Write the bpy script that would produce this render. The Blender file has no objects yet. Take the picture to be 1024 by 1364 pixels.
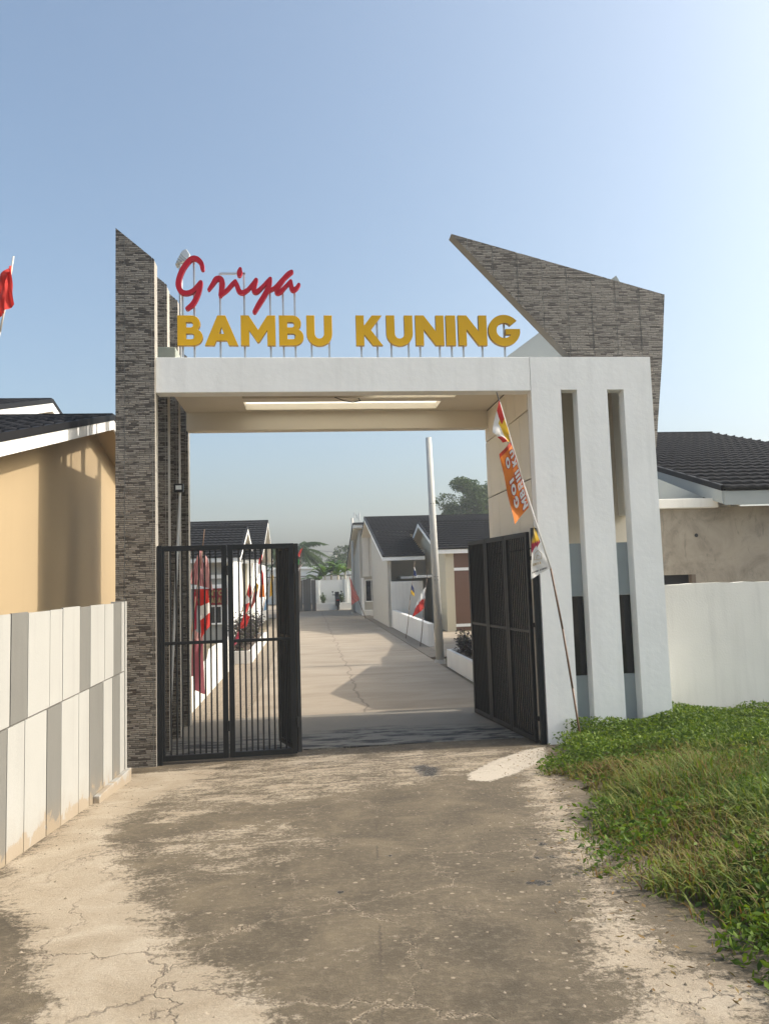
import bpy, math, random
import numpy as np
from mathutils import Vector
random.seed(7); RNG = np.random.default_rng(7)
S = bpy.context.scene
COL = S.collection

# ------------------------------------------------------------------ camera
FPX, PITCH, YAW, ROLL = 1005.0, math.radians(5.1), math.radians(5.9), math.radians(1.8)
EYE = Vector((0, 0, 2.0))
FW = Vector((math.sin(YAW)*math.cos(PITCH), math.cos(YAW)*math.cos(PITCH), math.sin(PITCH)))
R0 = Vector((math.cos(YAW), -math.sin(YAW), 0)); U0 = R0.cross(FW)
RT = R0*math.cos(ROLL) - U0*math.sin(ROLL); UP = R0*math.sin(ROLL) + U0*math.cos(ROLL)
cam = bpy.data.cameras.new('camera'); camo = bpy.data.objects.new('camera', cam); COL.objects.link(camo)
from mathutils import Matrix
m3 = Matrix((RT, UP, -FW)).transposed()
camo.matrix_world = Matrix.Translation(EYE) @ m3.to_4x4()
cam.sensor_fit = 'VERTICAL'; cam.sensor_height = 36.0; cam.lens = FPX/1364*36.0
cam.clip_start = 0.05; cam.clip_end = 2000
S.camera = camo

# ------------------------------------------------------------------ light
SUN_EL = math.radians(38.5); SUN_AZ = math.radians(93.0)      # compass style: 0 = +Y, 90 = +X
sd = Vector((math.sin(SUN_AZ)*math.cos(SUN_EL), math.cos(SUN_AZ)*math.cos(SUN_EL), math.sin(SUN_EL)))
W = bpy.data.worlds.new('World'); S.world = W; W.use_nodes = True
nt = W.node_tree; nt.nodes.clear()
sky = nt.nodes.new('ShaderNodeTexSky'); sky.sky_type = 'NISHITA'; sky.sun_disc = False
sky.sun_elevation = SUN_EL; sky.sun_rotation = SUN_AZ
sky.altitude = 0; sky.air_density = 1.0; sky.dust_density = 5.5; sky.ozone_density = 2.5
bg = nt.nodes.new('ShaderNodeBackground'); bg.inputs["Strength"].default_value = 0.138
wo = nt.nodes.new('ShaderNodeOutputWorld')
tn = nt.nodes.new('ShaderNodeMix'); tn.data_type = 'RGBA'; tn.blend_type = 'MULTIPLY'; tn.inputs[0].default_value = 1.0; tn.inputs[7].default_value = (1.0, 1.02, 0.935, 1)
nt.links.new(sky.outputs[0], tn.inputs[6]); nt.links.new(tn.outputs[2], bg.inputs[0]); nt.links.new(bg.outputs[0], wo.inputs[0])
sl = bpy.data.lights.new('sun', 'SUN'); sl.energy = 2.35; sl.angle = math.radians(0.6); sl.color = (1, 0.92, 0.82)
so = bpy.data.objects.new('sun', sl); COL.objects.link(so)
so.rotation_euler = sd.to_track_quat('Z', 'Y').to_euler()
S.view_settings.view_transform = 'Standard'; S.view_settings.look = 'None'
S.view_settings.exposure = 0.95; S.view_settings.gamma = 1.0
S.view_settings.use_curve_mapping = False

# ------------------------------------------------------------------ pixel helpers (photo 1024 x 1364)
def ray(px, py): return FW + RT*((px-512)/FPX) + UP*((682-py)/FPX)
def onX(px, py, v): d = ray(px, py); return EYE + d*((v-EYE.x)/d.x)
def onY(px, py, v): d = ray(px, py); return EYE + d*((v-EYE.y)/d.y)
def onZ(px, py, v): d = ray(px, py); return EYE + d*((v-EYE.z)/d.z)
def gz(y):
    if y >= 9.4: return 0.0
    if y >= 8.4: t = (9.4-y); return 0.045*t*t
    return min(0.62, 0.045+0.09*(8.4-y))
def ong(px, py):
    z = 0.0
    for _ in range(12):
        p = onZ(px, py, z); z = gz(p.y)
    return p

# ------------------------------------------------------------------ materials
def new_mat(name):
    m = bpy.data.materials.new(name); m.use_nodes = True
    n = m.node_tree; b = n.nodes['Principled BSDF']; return m, n, b
def N(n, t, **k):
    x = n.nodes.new(t)
    for a, v in k.items():
        if a in x.inputs: x.inputs[a].default_value = v
        else: setattr(x, a, v)
    return x
def ramp(n, src, stops):
    r = n.nodes.new('ShaderNodeValToRGB'); e = r.color_ramp.elements
    while len(e) < len(stops): e.new(0.5)
    for i, (p, c) in enumerate(stops):
        e[i].position = p; e[i].color = (*c, 1) if len(c) == 3 else c
    n.links.new(src, r.inputs[0]); return r.outputs[0]
def mixc(n, fac, a, b, mode='MIX'):
    x = n.nodes.new('ShaderNodeMix'); x.data_type = 'RGBA'; x.blend_type = mode
    for s, v in ((x.inputs[0], fac), (x.inputs[6], a), (x.inputs[7], b)):
        if hasattr(v, 'is_linked'): n.links.new(v, s)
        elif isinstance(v, (int, float)): s.default_value = v
        else: s.default_value = (*v, 1)
    return x.outputs[2]
def math_(n, op, a, b=0.0, clamp=False):
    x = n.nodes.new('ShaderNodeMath'); x.operation = op; x.use_clamp = clamp
    for s, v in ((x.inputs[0], a), (x.inputs[1], b)):
        if hasattr(v, 'is_linked'): n.links.new(v, s)
        else: s.default_value = v
    return x.outputs[0]
def noise(n, vec, scale, detail=4, rough=0.55, dist=0.0):
    x = N(n, 'ShaderNodeTexNoise', Scale=scale, Detail=detail, Roughness=rough, Distortion=dist)
    if vec is not None: n.links.new(vec, x.inputs['Vector'])
    return x.outputs['Fac']
def mapping(n, vec, scale=(1, 1, 1), loc=(0, 0, 0)):
    x = n.nodes.new('ShaderNodeMapping'); x.inputs['Scale'].default_value = scale; x.inputs['Location'].default_value = loc
    n.links.new(vec, x.inputs['Vector']); return x.outputs[0]
def pos(n): return n.nodes.new('ShaderNodeNewGeometry').outputs['Position']
def bump(n, b, h, strength=0.3, dist=0.01):
    x = n.nodes.new('ShaderNodeBump'); x.inputs['Strength'].default_value = strength; x.inputs['Distance'].default_value = dist
    n.links.new(h, x.inputs['Height']); n.links.new(x.outputs[0], b.inputs['Normal'])

def plain(name, col, rough=0.6, var=0.12, scale=6.0, bstr=0.1, metal=0.0, streak=0.0, fine=40.0, spec=0.5):
    """painted / plastered surface: base colour, blotchy variation, rain streaks, fine relief"""
    m, n, b = new_mat(name); p = pos(n)
    f = noise(n, p, scale, 6, 0.6)
    c = mixc(n, f, tuple(x*(1-var) for x in col), tuple(min(1, x*(1+var*0.6)) for x in col))
    if streak:
        g = noise(n, mapping(n, p, (7, 7, 0.5)), 1.0, 5, 0.6)
        g = ramp(n, g, [(0.5, (0, 0, 0)), (0.75, (1, 1, 1))])
        c = mixc(n, math_(n, 'MULTIPLY', g, streak), c, tuple(x*0.55 for x in col))
    n.links.new(c, b.inputs['Base Color']); b.inputs['Roughness'].default_value = rough; b.inputs['Metallic'].default_value = metal; b.inputs['Specular IOR Level'].default_value = spec
    bump(n, b, noise(n, p, fine, 4), bstr, 0.01)
    return m

M = {}
M['white'] = plain('white_paint', (0.88, 0.88, 0.86), 0.7, 0.15, 1.3, 0.22, streak=0.2, fine=14)
M['wallwhite'] = plain('white_wall_paint', (0.78, 0.76, 0.71), 0.7, 0.10, 2.0, 0.15, streak=0.22)
M['panelwhite'] = plain('panel_white_paint', (0.36, 0.357, 0.34), 0.75, 0.12, 2.0, 0.15, streak=0.22)
def worn(k):
    m = M[k]; n = m.node_tree; b = n.nodes['Principled BSDF']; p = pos(n)
    src = b.inputs['Base Color'].links[0].from_socket
    sp = n.nodes.new('ShaderNodeSeparateXYZ'); n.links.new(p, sp.inputs[0])
    hgt = math_(n, 'SUBTRACT', sp.outputs[2], math_(n, 'ADD', 0.045, math_(n, 'MULTIPLY', math_(n, 'SUBTRACT', 8.4, sp.outputs[1]), 0.09)))
    f = math_(n, 'SUBTRACT', math_(n, 'MULTIPLY', noise(n, p, 5.5, 8, 0.7), 0.52), hgt)
    peel = ramp(n, f, [(0.16, (0, 0, 0)), (0.19, (1, 1, 1))]); spl = ramp(n, f, [(-0.0, (0, 0, 0)), (0.3, (1, 1, 1))])
    c = mixc(n, math_(n, 'MULTIPLY', spl, 0.3), src, (0.24, 0.175, 0.105)); c = mixc(n, math_(n, 'MULTIPLY', peel, 0.75), c, (0.30, 0.235, 0.16))
    n.links.new(c, b.inputs['Base Color'])
worn('panelwhite')
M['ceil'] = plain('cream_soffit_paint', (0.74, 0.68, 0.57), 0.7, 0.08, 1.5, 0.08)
M['panelgrey'] = plain('grey_panel_paint', (0.160, 0.157, 0.145), 0.75, 0.12, 4, 0.15, streak=0.2)
worn('panelgrey')
M['slotgrey'] = plain('slot_grey_paint', (0.34, 0.37, 0.37), 0.7, 0.1, 3, 0.1)
M['jointgrey'] = plain('joint_grey', (0.13, 0.12, 0.105), 0.85, 0.2, 8, 0.1)
M['gap'] = plain('dark_joint', (0.05, 0.045, 0.04), 0.8, 0.1)
M['yellow'] = plain('ochre_wall_paint', (0.41, 0.31, 0.185), 0.7, 0.05, 1.5, 0.1, streak=0.06)
M['beige'] = plain('beige_wall_paint', (0.56, 0.50, 0.37), 0.7, 0.06, 1.5, 0.08)
M['greywall'] = plain('warm_grey_wall_paint', (0.47, 0.445, 0.39), 0.7, 0.06, 1.5, 0.08)
M['brown'] = plain('brown_panel_paint', (0.150, 0.075, 0.045), 0.6, 0.08, 2, 0.06)
M['officegrey'] = plain('office_grey_paint', (0.36, 0.36, 0.33), 0.7, 0.06, 2, 0.06)
M['metal'] = plain('charcoal_gate_paint', (0.013, 0.0145, 0.016), 0.5, 0.25, 12, 0.03, spec=0.22)
M['galv'] = plain('galvanised_steel', (0.52, 0.54, 0.55), 0.4, 0.15, 15, 0.02, metal=0.5)
M['pole'] = plain('pole_concrete', (0.52, 0.51, 0.47), 0.75, 0.16, 5, 0.2, streak=0.3)
M['gold'] = plain('yellow_letter_acrylic', (0.70, 0.40, 0.010), 0.5, 0.07, 6, 0.02, spec=0.2)
M['golds'] = plain('dark_yellow_letter_side', (0.30, 0.16, 0.012), 0.5, 0.1, 6, 0.02)
M['redl'] = plain('red_letter_acrylic', (0.44, 0.008, 0.026), 0.45, 0.07, 6, 0.02, spec=0.2)
M['rooftile'] = plain('black_stone_coated_roof', (0.036, 0.037, 0.042), 0.75, 0.45, 9, 0.25, fine=220, spec=0.07)
M['trim'] = plain('black_roof_trim', (0.012, 0.012, 0.014), 0.6, 0.2, 6, 0.05, spec=0.2)
M['wood'] = plain('weathered_timber', (0.16, 0.125, 0.095), 0.8, 0.3, 6, 0.3, streak=0.3)
M['brick'] = plain('red_brick', (0.40, 0.20, 0.12), 0.8, 0.25, 9, 0.3)
M['bamboo'] = plain('brown_bamboo', (0.17, 0.10, 0.06), 0.55, 0.3, 14, 0.1)
M['palebamboo'] = plain('pale_bamboo', (0.62, 0.58, 0.50), 0.5, 0.2, 14, 0.1)
M['black'] = plain('black_plastic', (0.012, 0.012, 0.014), 0.4, 0.1, 10, 0.02)
M['soil'] = plain('soil', (0.12, 0.085, 0.055), 0.9, 0.3, 5, 0.5)
M['bark'] = plain('bark', (0.10, 0.08, 0.06), 0.85, 0.3, 8, 0.5)
M['glass'] = plain('dark_window_glass', (0.012, 0.014, 0.016), 0.12, 0.1, 2, 0.0)
M['pipe'] = plain('white_pvc_pipe', (0.66, 0.66, 0.64), 0.4, 0.1, 6, 0.02)
M['boxgrey'] = plain('pale_green_grey_box', (0.33, 0.36, 0.31), 0.5, 0.15, 8, 0.05)
M['tyre'] = plain('tyre_rubber', (0.015, 0.015, 0.015), 0.7, 0.1, 12, 0.05)
M['fibre'] = plain('grey_fibre_cement', (0.17, 0.165, 0.155), 0.8, 0.25, 3, 0.2, streak=0.4)
M['farwhite'] = plain('far_white_paint', (0.82, 0.84, 0.83), 0.7, 0.05, 1, 0.02)

def cloth_mat(name, col):
    m, n, b = new_mat(name); p = pos(n)
    c = mixc(n, noise(n, p, 14, 4), tuple(x*0.8 for x in col), tuple(min(1, x*1.08) for x in col))
    n.links.new(c, b.inputs['Base Color']); b.inputs['Roughness'].default_value = 0.8
    b.inputs['Sheen Weight'].default_value = 0.15
    tr = n.nodes.new('ShaderNodeBsdfTranslucent'); n.links.new(c, tr.inputs[0])
    mx = n.nodes.new('ShaderNodeMixShader'); mx.inputs[0].default_value = 0.35
    out = n.nodes['Material Output']
    n.links.new(b.outputs[0], mx.inputs[1]); n.links.new(tr.outputs[0], mx.inputs[2]); n.links.new(mx.outputs[0], out.inputs[0])
    bump(n, b, noise(n, p, 160, 2), 0.15, 0.002)
    return m
for k, c in dict(c_red=(0.62, 0.035, 0.025), c_white=(0.78, 0.77, 0.75), c_orange=(0.78, 0.24, 0.035), c_yellow=(0.80, 0.50, 0.03),
                 c_maroon=(0.36, 0.11, 0.14), c_pink=(0.58, 0.33, 0.33), c_blue=(0.03, 0.05, 0.16), c_green=(0.04, 0.35, 0.06),
                 c_signred=(0.30, 0.012, 0.014), c_crimson=(0.42, 0.03, 0.07), c_fadedred=(0.62, 0.16, 0.13), c_ink=(0.05, 0.04, 0.05), c_brick=(0.50, 0.05, 0.02), c_gilt=(0.42, 0.30, 0.10), c_sky=(0.25, 0.42, 0.60)).items():
    M[k] = cloth_mat('flag_cloth_'+k[2:], c)

def stone_mat():
    m, n, b = new_mat('split_stone_tile'); p = pos(n)
    sp = n.nodes.new('ShaderNodeSeparateXYZ'); n.links.new(p, sp.inputs[0])
    u = math_(n, 'ADD', sp.outputs[0], sp.outputs[1])
    cb = n.nodes.new('ShaderNodeCombineXYZ'); n.links.new(u, cb.inputs[0]); n.links.new(sp.outputs[2], cb.inputs[1])
    uv = cb.outputs[0]
    # wobble the courses so that the strips are not ruled lines
    wob = N(n, 'ShaderNodeTexNoise', Scale=9.0, Detail=2.0); n.links.new(uv, wob.inputs['Vector'])
    wv = n.nodes.new('ShaderNodeVectorMath'); wv.operation = 'MULTIPLY_ADD'
    n.links.new(wob.outputs['Color'], wv.inputs[0]); wv.inputs[1].default_value = (0.06, 0.020, 0); n.links.new(uv, wv.inputs[2])
    def br(w, h, off, freq, sq, mort, loc):
        x = n.nodes.new('ShaderNodeTexBrick'); x.offset = off; x.offset_frequency = freq; x.squash = sq; x.squash_frequency = 3
        x.inputs['Scale'].default_value = 1.0; x.inputs['Brick Width'].default_value = w; x.inputs['Row Height'].default_value = h
        x.inputs['Mortar Size'].default_value = mort; x.inputs['Mortar Smooth'].default_value = 0.4; x.inputs['Bias'].default_value = 0.0
        x.inputs['Color1'].default_value = (0, 0, 0, 1); x.inputs['Color2'].default_value = (1, 1, 1, 1); x.inputs['Mortar'].default_value = (0.5, 0.5, 0.5, 1)
        n.links.new(mapping(n, wv.outputs[0], (1, 1, 1), loc), x.inputs['Vector']); return x
    a = br(0.115, 0.0215, 0.37, 2, 0.6, 0.0036, (0, 0, 0))
    d = br(0.093, 0.055, 0.61, 2, 1.7, 0.0, (0.31, 0.013, 0))
    tone = math_(n, 'ADD', math_(n, 'MULTIPLY', a.outputs['Color'], 0.86), math_(n, 'MULTIPLY', d.outputs['Color'], 0.14))
    tone = math_(n, 'ADD', tone, math_(n, 'MULTIPLY', math_(n, 'SUBTRACT', noise(n, mapping(n, uv, (14, 60, 1)), 1.0, 4), 0.5), 0.45))
    c = ramp(n, tone, [(0.0, (0.30, 0.272, 0.232)), (0.45, (0.232, 0.209, 0.177)), (0.70, (0.165, 0.145, 0.12)), (0.82, (0.060, 0.049, 0.039)), (1.0, (0.042, 0.034, 0.027))])
    c = mixc(n, a.outputs['Fac'], c, (0.045, 0.036, 0.028))
    n.links.new(c, b.inputs['Base Color']); b.inputs['Roughness'].default_value = 0.55
    h = math_(n, 'SUBTRACT', math_(n, 'MULTIPLY', tone, -0.6), a.outputs['Fac'])
    bump(n, b, h, 0.8, 0.009)
    return m
M['stone'] = stone_mat()
M['grout'] = plain('pale_grout', (0.36, 0.35, 0.32), 0.8, 0.1, 20, 0.1)
M['stoneside'] = plain('stone_return_edge', (0.42, 0.39, 0.34), 0.6, 0.45, 55, 0.4)
M['underwing'] = plain('wing_edge_render', (0.19, 0.17, 0.14), 0.75, 0.15, 6, 0.15)

def rough_concrete():
    m, n, b = new_mat('raw_cement_render'); p = pos(n)
    a = noise(n, p, 1.6, 9, 0.68, 1.2); c = ramp(n, a, [(0.3, (0.20, 0.175, 0.14)), (0.47, (0.31, 0.27, 0.215)), (0.6, (0.36, 0.315, 0.25)), (0.75, (0.23, 0.205, 0.17))])
    s = ramp(n, noise(n, mapping(n, p, (3, 3, 1.2)), 1.3, 8, 0.7, 2.0), [(0.56, (0, 0, 0)), (0.66, (1, 1, 1))])
    c = mixc(n, math_(n, 'MULTIPLY', s, 0.5), c, (0.15, 0.135, 0.115))
    n.links.new(c, b.inputs['Base Color']); b.inputs['Roughness'].default_value = 0.85
    bump(n, b, noise(n, p, 7, 8, 0.7, 1.0), 0.35, 0.02)
    return m
M['rawconc'] = rough_concrete()

JS, JO = 0.079, 0.006
def apron_mat():
    m, n, b = new_mat('stained_concrete_drive'); p = pos(n)
    def at(k):
        x = n.nodes.new('ShaderNodeAttribute'); x.attribute_name = k; return x.outputs['Fac']
    flat = mapping(n, p, (1, 1, 0))
    st = noise(n, mapping(n, p, (1.3, 2.9, 0)), 1.7, 11, 0.72, 0.7)      # streaks across the drive
    bl = noise(n, flat, 2.4, 9, 0.65, 0.6)
    fi = noise(n, flat, 26, 7, 0.7)
    gr = noise(n, flat, 150, 5, 0.75); mid_ = noise(n, flat, 60, 6, 0.75)
    pale_in = math_(n, 'ADD', at('pale'), math_(n, 'ADD', math_(n, 'MULTIPLY', math_(n, 'SUBTRACT', st, 0.5), 1.7), math_(n, 'MULTIPLY', math_(n, 'SUBTRACT', fi, 0.5), 1.15)))
    pale_in = math_(n, 'ADD', pale_in, math_(n, 'MULTIPLY', math_(n, 'SUBTRACT', mid_, 0.5), 0.9))
    pale = ramp(n, pale_in, [(0.42, (0, 0, 0)), (0.66, (1, 1, 1))])
    dark = ramp(n, bl, [(0.30, (0.064, 0.050, 0.031)), (0.5, (0.105, 0.082, 0.052)), (0.68, (0.160, 0.126, 0.080))])
    dark = mixc(n, math_(n, 'MULTIPLY', ramp(n, fi, [(0.5, (0, 0, 0)), (0.72, (1, 1, 1))]), 0.45), dark, (0.27, 0.22, 0.16))
    lite = ramp(n, bl, [(0.28, (0.27, 0.215, 0.148)), (0.5, (0.345, 0.285, 0.208)), (0.7, (0.42, 0.358, 0.275))])
    lite = mixc(n, math_(n, 'MULTIPLY', ramp(n, fi, [(0.52, (0, 0, 0)), (0.75, (1, 1, 1))]), 0.3), lite, (0.25, 0.195, 0.135))
    c = mixc(n, pale, dark, lite)
    sv = n.nodes.new('ShaderNodeTexVoronoi'); sv.inputs['Scale'].default_value = 24.0; n.links.new(flat, sv.inputs['Vector'])
    sr = n.nodes.new('ShaderNodeSeparateColor'); n.links.new(sv.outputs['Color'], sr.inputs[0])
    sz = math_(n, 'MULTIPLY', math_(n, 'POWER', sr.outputs[0], 3.0), 0.30)
    sk = ramp(n, math_(n, 'SUBTRACT', math_(n, 'ADD', sv.outputs['Distance'], math_(n, 'MULTIPLY', math_(n, 'SUBTRACT', gr, 0.5), 0.25)), sz), [(0.0, (1, 1, 1)), (0.05, (0, 0, 0))])
    sk = math_(n, 'MULTIPLY', sk, ramp(n, sr.outputs[1], [(0.55, (0, 0, 0)), (0.6, (1, 1, 1))]))
    c = mixc(n, math_(n, 'MULTIPLY', sk, 0.6), c, (0.40, 0.33, 0.24))
    # mapped cracks: pale lime lines on the dark skin, dark lines on the pale skin
    wv = N(n, 'ShaderNodeTexNoise', Scale=3.2, Detail=5.0, Roughness=0.65); n.links.new(flat, wv.inputs['Vector'])
    wa = n.nodes.new('ShaderNodeVectorMath'); wa.operation = 'MULTIPLY_ADD'; n.links.new(wv.outputs['Color'], wa.inputs[0]); wa.inputs[1].default_value = (0.6, 0.6, 0); n.links.new(flat, wa.inputs[2])
    vo = n.nodes.new('ShaderNodeTexVoronoi'); vo.feature = 'DISTANCE_TO_EDGE'; vo.inputs['Scale'].default_value = 1.25; n.links.new(wa.outputs[0], vo.inputs['Vector'])
    ck = ramp(n, vo.outputs['Distance'], [(0.0, (1, 1, 1)), (0.012, (0, 0, 0))])
    ckw = ramp(n, vo.outputs['Distance'], [(0.0, (1, 1, 1)), (0.026, (0, 0, 0))])
    msk = ramp(n, noise(n, mapping(n, flat, loc=(4, 2, 0)), 0.9, 3), [(0.46, (0, 0, 0)), (0.58, (1, 1, 1))])
    msk = math_(n, 'ADD', msk, at('crk'), True)
    c = mixc(n, math_(n, 'MULTIPLY', math_(n, 'MULTIPLY', math_(n, 'MULTIPLY', ckw, msk), math_(n, 'SUBTRACT', 1.0, pale)), ramp(n, mid_, [(0.42, (0, 0, 0)), (0.6, (0.85, 0.85, 0.85))])), c, (0.36, 0.29, 0.21))
    c = mixc(n, math_(n, 'MULTIPLY', math_(n, 'MULTIPLY', ck, msk), math_(n, 'MULTIPLY', pale, 0.75)), c, (0.13, 0.10, 0.07))
    # construction joint down the middle
    sp = n.nodes.new('ShaderNodeSeparateXYZ'); n.links.new(wa.outputs[0], sp.inputs[0])
    jx = n.nodes.new('ShaderNodeSeparateXYZ'); n.links.new(p, jx.inputs[0])
    jd = math_(n, 'ABSOLUTE', math_(n, 'ADD', math_(n, 'SUBTRACT', math_(n, 'SUBTRACT', jx.outputs[0], math_(n, 'MULTIPLY', jx.outputs[1], JS)), JO), math_(n, 'MULTIPLY', math_(n, 'SUBTRACT', fi, 0.5), 0.05)))
    jl = ramp(n, jd, [(0.002, (1, 1, 1)), (0.008, (0, 0, 0))])
    jm = ramp(n, noise(n, flat, 2.5, 3), [(0.46, (0, 0, 0)), (0.56, (1, 1, 1))])
    c = mixc(n, math_(n, 'MULTIPLY', math_(n, 'MULTIPLY', jl, jm), 0.6), c, (0.05, 0.038, 0.026))
    # dark streaked band under the gate, new cement patch, wet spot, drips
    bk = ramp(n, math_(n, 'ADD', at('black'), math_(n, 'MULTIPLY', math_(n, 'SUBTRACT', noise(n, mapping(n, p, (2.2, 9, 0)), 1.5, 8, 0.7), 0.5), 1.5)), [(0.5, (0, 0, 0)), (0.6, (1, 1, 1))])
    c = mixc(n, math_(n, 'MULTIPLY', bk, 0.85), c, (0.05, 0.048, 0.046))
    pt = ramp(n, math_(n, 'ADD', at('patch'), math_(n, 'MULTIPLY', math_(n, 'SUBTRACT', fi, 0.5), 0.9)), [(0.5, (0, 0, 0)), (0.6, (1, 1, 1))])
    c = mixc(n, pt, c, mixc(n, gr, (0.40, 0.35, 0.28), (0.52, 0.46, 0.38)))
    we = ramp(n, math_(n, 'ADD', at('wet'), math_(n, 'MULTIPLY', math_(n, 'SUBTRACT', fi, 0.5), 1.9)), [(0.5, (0, 0, 0)), (0.66, (1, 1, 1))])
    c = mixc(n, math_(n, 'MULTIPLY', we, 0.8), c, (0.045, 0.042, 0.04))
    gm = math_(n, 'ADD', 0.30, math_(n, 'ADD', math_(n, 'MULTIPLY', gr, 0.75), math_(n, 'MULTIPLY', mid_, 0.65)))
    gc = n.nodes.new('ShaderNodeCombineColor')
    for k_ in range(3): n.links.new(gm, gc.inputs[k_])
    c = mixc(n, 1.0, c, gc.outputs[0], 'MULTIPLY')
    n.links.new(c, b.inputs['Base Color'])
    rg = math_(n, 'SUBTRACT', 0.85, math_(n, 'MULTIPLY', we, 0.72)); n.links.new(rg, b.inputs['Roughness'])
    h = math_(n, 'ADD', math_(n, 'MULTIPLY', pale, 0.35), math_(n, 'ADD', math_(n, 'MULTIPLY', fi, 0.6), math_(n, 'MULTIPLY', gr, 0.35)))
    h = math_(n, 'SUBTRACT', h, math_(n, 'MULTIPLY', math_(n, 'MULTIPLY', ck, msk), 0.6))
    bump(n, b, math_(n, 'ADD', h, math_(n, 'MULTIPLY', mid_, 0.5)), 0.7, 0.014)
    return m
M['apron'] = apron_mat()

def road_mat():
    m, n, b = new_mat('inner_concrete_road'); p = pos(n); flat = mapping(n, p, (1, 1, 0))
    bl = noise(n, mapping(n, p, (0.5, 1.3, 0)), 1.1, 8, 0.65, 0.4); fi = noise(n, flat, 22, 6, 0.7)
    c = ramp(n, bl, [(0.3, (0.25, 0.203, 0.148)), (0.5, (0.325, 0.27, 0.202)), (0.7, (0.375, 0.318, 0.245))])
    c = mixc(n, math_(n, 'MULTIPLY', ramp(n, fi, [(0.5, (0, 0, 0)), (0.75, (1, 1, 1))]), 0.25), c, (0.26, 0.20, 0.14))
    jx = n.nodes.new('ShaderNodeSeparateXYZ'); n.links.new(p, jx.inputs[0])
    my = math_(n, 'ABSOLUTE', math_(n, 'SUBTRACT', math_(n, 'MODULO', math_(n, 'ADD', jx.outputs[1], 1.2), 5.0), 2.5))
    j1 = ramp(n, my, [(0.012, (1, 1, 1)), (0.03, (0, 0, 0))])
    wx = math_(n, 'ADD', math_(n, 'SUBTRACT', jx.outputs[0], 0.85), math_(n, 'MULTIPLY', math_(n, 'SUBTRACT', noise(n, flat, 1.0, 5), 0.5), 0.5))
    j2 = ramp(n, math_(n, 'ABSOLUTE', wx), [(0.008, (1, 1, 1)), (0.026, (0, 0, 0))])
    c = mixc(n, math_(n, 'MULTIPLY', math_(n, 'MAXIMUM', j1, j2), 0.6), c, (0.13, 0.10, 0.07))
    n.links.new(c, b.inputs['Base Color']); b.inputs['Roughness'].default_value = 0.85
    bump(n, b, fi, 0.35, 0.01); return m
M['road'] = road_mat()
def paver_mat():
    m, n, b = new_mat('block_paving'); p = pos(n)
    x = n.nodes.new('ShaderNodeTexBrick'); n.links.new(mapping(n, p, (0.0, 0.0, 0.0)), x.inputs['Vector'])
    sp = n.nodes.new('ShaderNodeSeparateXYZ'); n.links.new(p, sp.inputs[0]); cb = n.nodes.new('ShaderNodeCombineXYZ')
    n.links.new(sp.outputs[0], cb.inputs[0]); n.links.new(sp.outputs[1], cb.inputs[1]); n.links.new(cb.outputs[0], x.inputs['Vector'])
    x.inputs['Scale'].default_value = 1; x.inputs['Brick Width'].default_value = 0.2; x.inputs['Row Height'].default_value = 0.1; x.inputs['Mortar Size'].default_value = 0.006
    x.inputs['Color1'].default_value = (0.31, 0.26, 0.195, 1); x.inputs['Color2'].default_value = (0.24, 0.20, 0.15, 1); x.inputs['Mortar'].default_value = (0.12, 0.095, 0.07, 1)
    c = mixc(n, math_(n, 'MULTIPLY', noise(n, p, 2, 6), 0.6), x.outputs['Color'], (0.24, 0.19, 0.13))
    n.links.new(c, b.inputs['Base Color']); b.inputs['Roughness'].default_value = 0.85; bump(n, b, x.outputs['Fac'], -0.4, 0.01); return m
M['paver'] = paver_mat()
def ground_mat():
    m, n, b = new_mat('dry_earth'); p = pos(n)
    c = ramp(n, noise(n, p, 0.6, 8, 0.7), [(0.35, (0.10, 0.08, 0.045)), (0.5, (0.20, 0.155, 0.10)), (0.65, (0.09, 0.10, 0.035))])
    n.links.new(c, b.inputs['Base Color']); b.inputs['Roughness'].default_value = 0.95; bump(n, b, noise(n, p, 9, 6, 0.7), 0.6, 0.05); return m
M['ground'] = ground_mat()

def leaf_mat(name, cols, rough=0.62, trans=0.35):
    """leaf colour picked per leaf from the 'tint' attribute"""
    m, n, b = new_mat(name)
    a = n.nodes.new('ShaderNodeAttribute'); a.attribute_name = 'tint'
    c = ramp(n, a.outputs['Fac'], [(i/(len(cols)-1), k) for i, k in enumerate(cols)])
    n.links.new(c, b.inputs['Base Color']); b.inputs['Roughness'].default_value = rough; b.inputs['Specular IOR Level'].default_value = 0.25
    tr = n.nodes.new('ShaderNodeBsdfTranslucent'); n.links.new(mixc(n, 1.0, c, (1.3, 1.25, 0.6), 'MULTIPLY'), tr.inputs[0])
    mx = n.nodes.new('ShaderNodeMixShader'); mx.inputs[0].default_value = trans
    out = n.nodes['Material Output']
    n.links.new(b.outputs[0], mx.inputs[1]); n.links.new(tr.outputs[0], mx.inputs[2]); n.links.new(mx.outputs[0], out.inputs[0])
    return m
M['grass'] = leaf_mat('grass_blades', [(0.060, 0.112, 0.010), (0.102, 0.158, 0.018), (0.155, 0.175, 0.028), (0.21, 0.165, 0.055), (0.15, 0.075, 0.03)])
M['weed'] = leaf_mat('weed_leaves', [(0.040, 0.082, 0.008), (0.078, 0.140, 0.014), (0.125, 0.195, 0.022), (0.19, 0.24, 0.04)])
M['treeleaf'] = leaf_mat('tree_leaves', [(0.025, 0.055, 0.012), (0.045, 0.085, 0.02), (0.075, 0.12, 0.03)], 0.6, 0.3)
M['palmleaf'] = leaf_mat('palm_leaves', [(0.018, 0.04, 0.010), (0.035, 0.065, 0.018), (0.06, 0.08, 0.028)], 0.6, 0.2)
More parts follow.
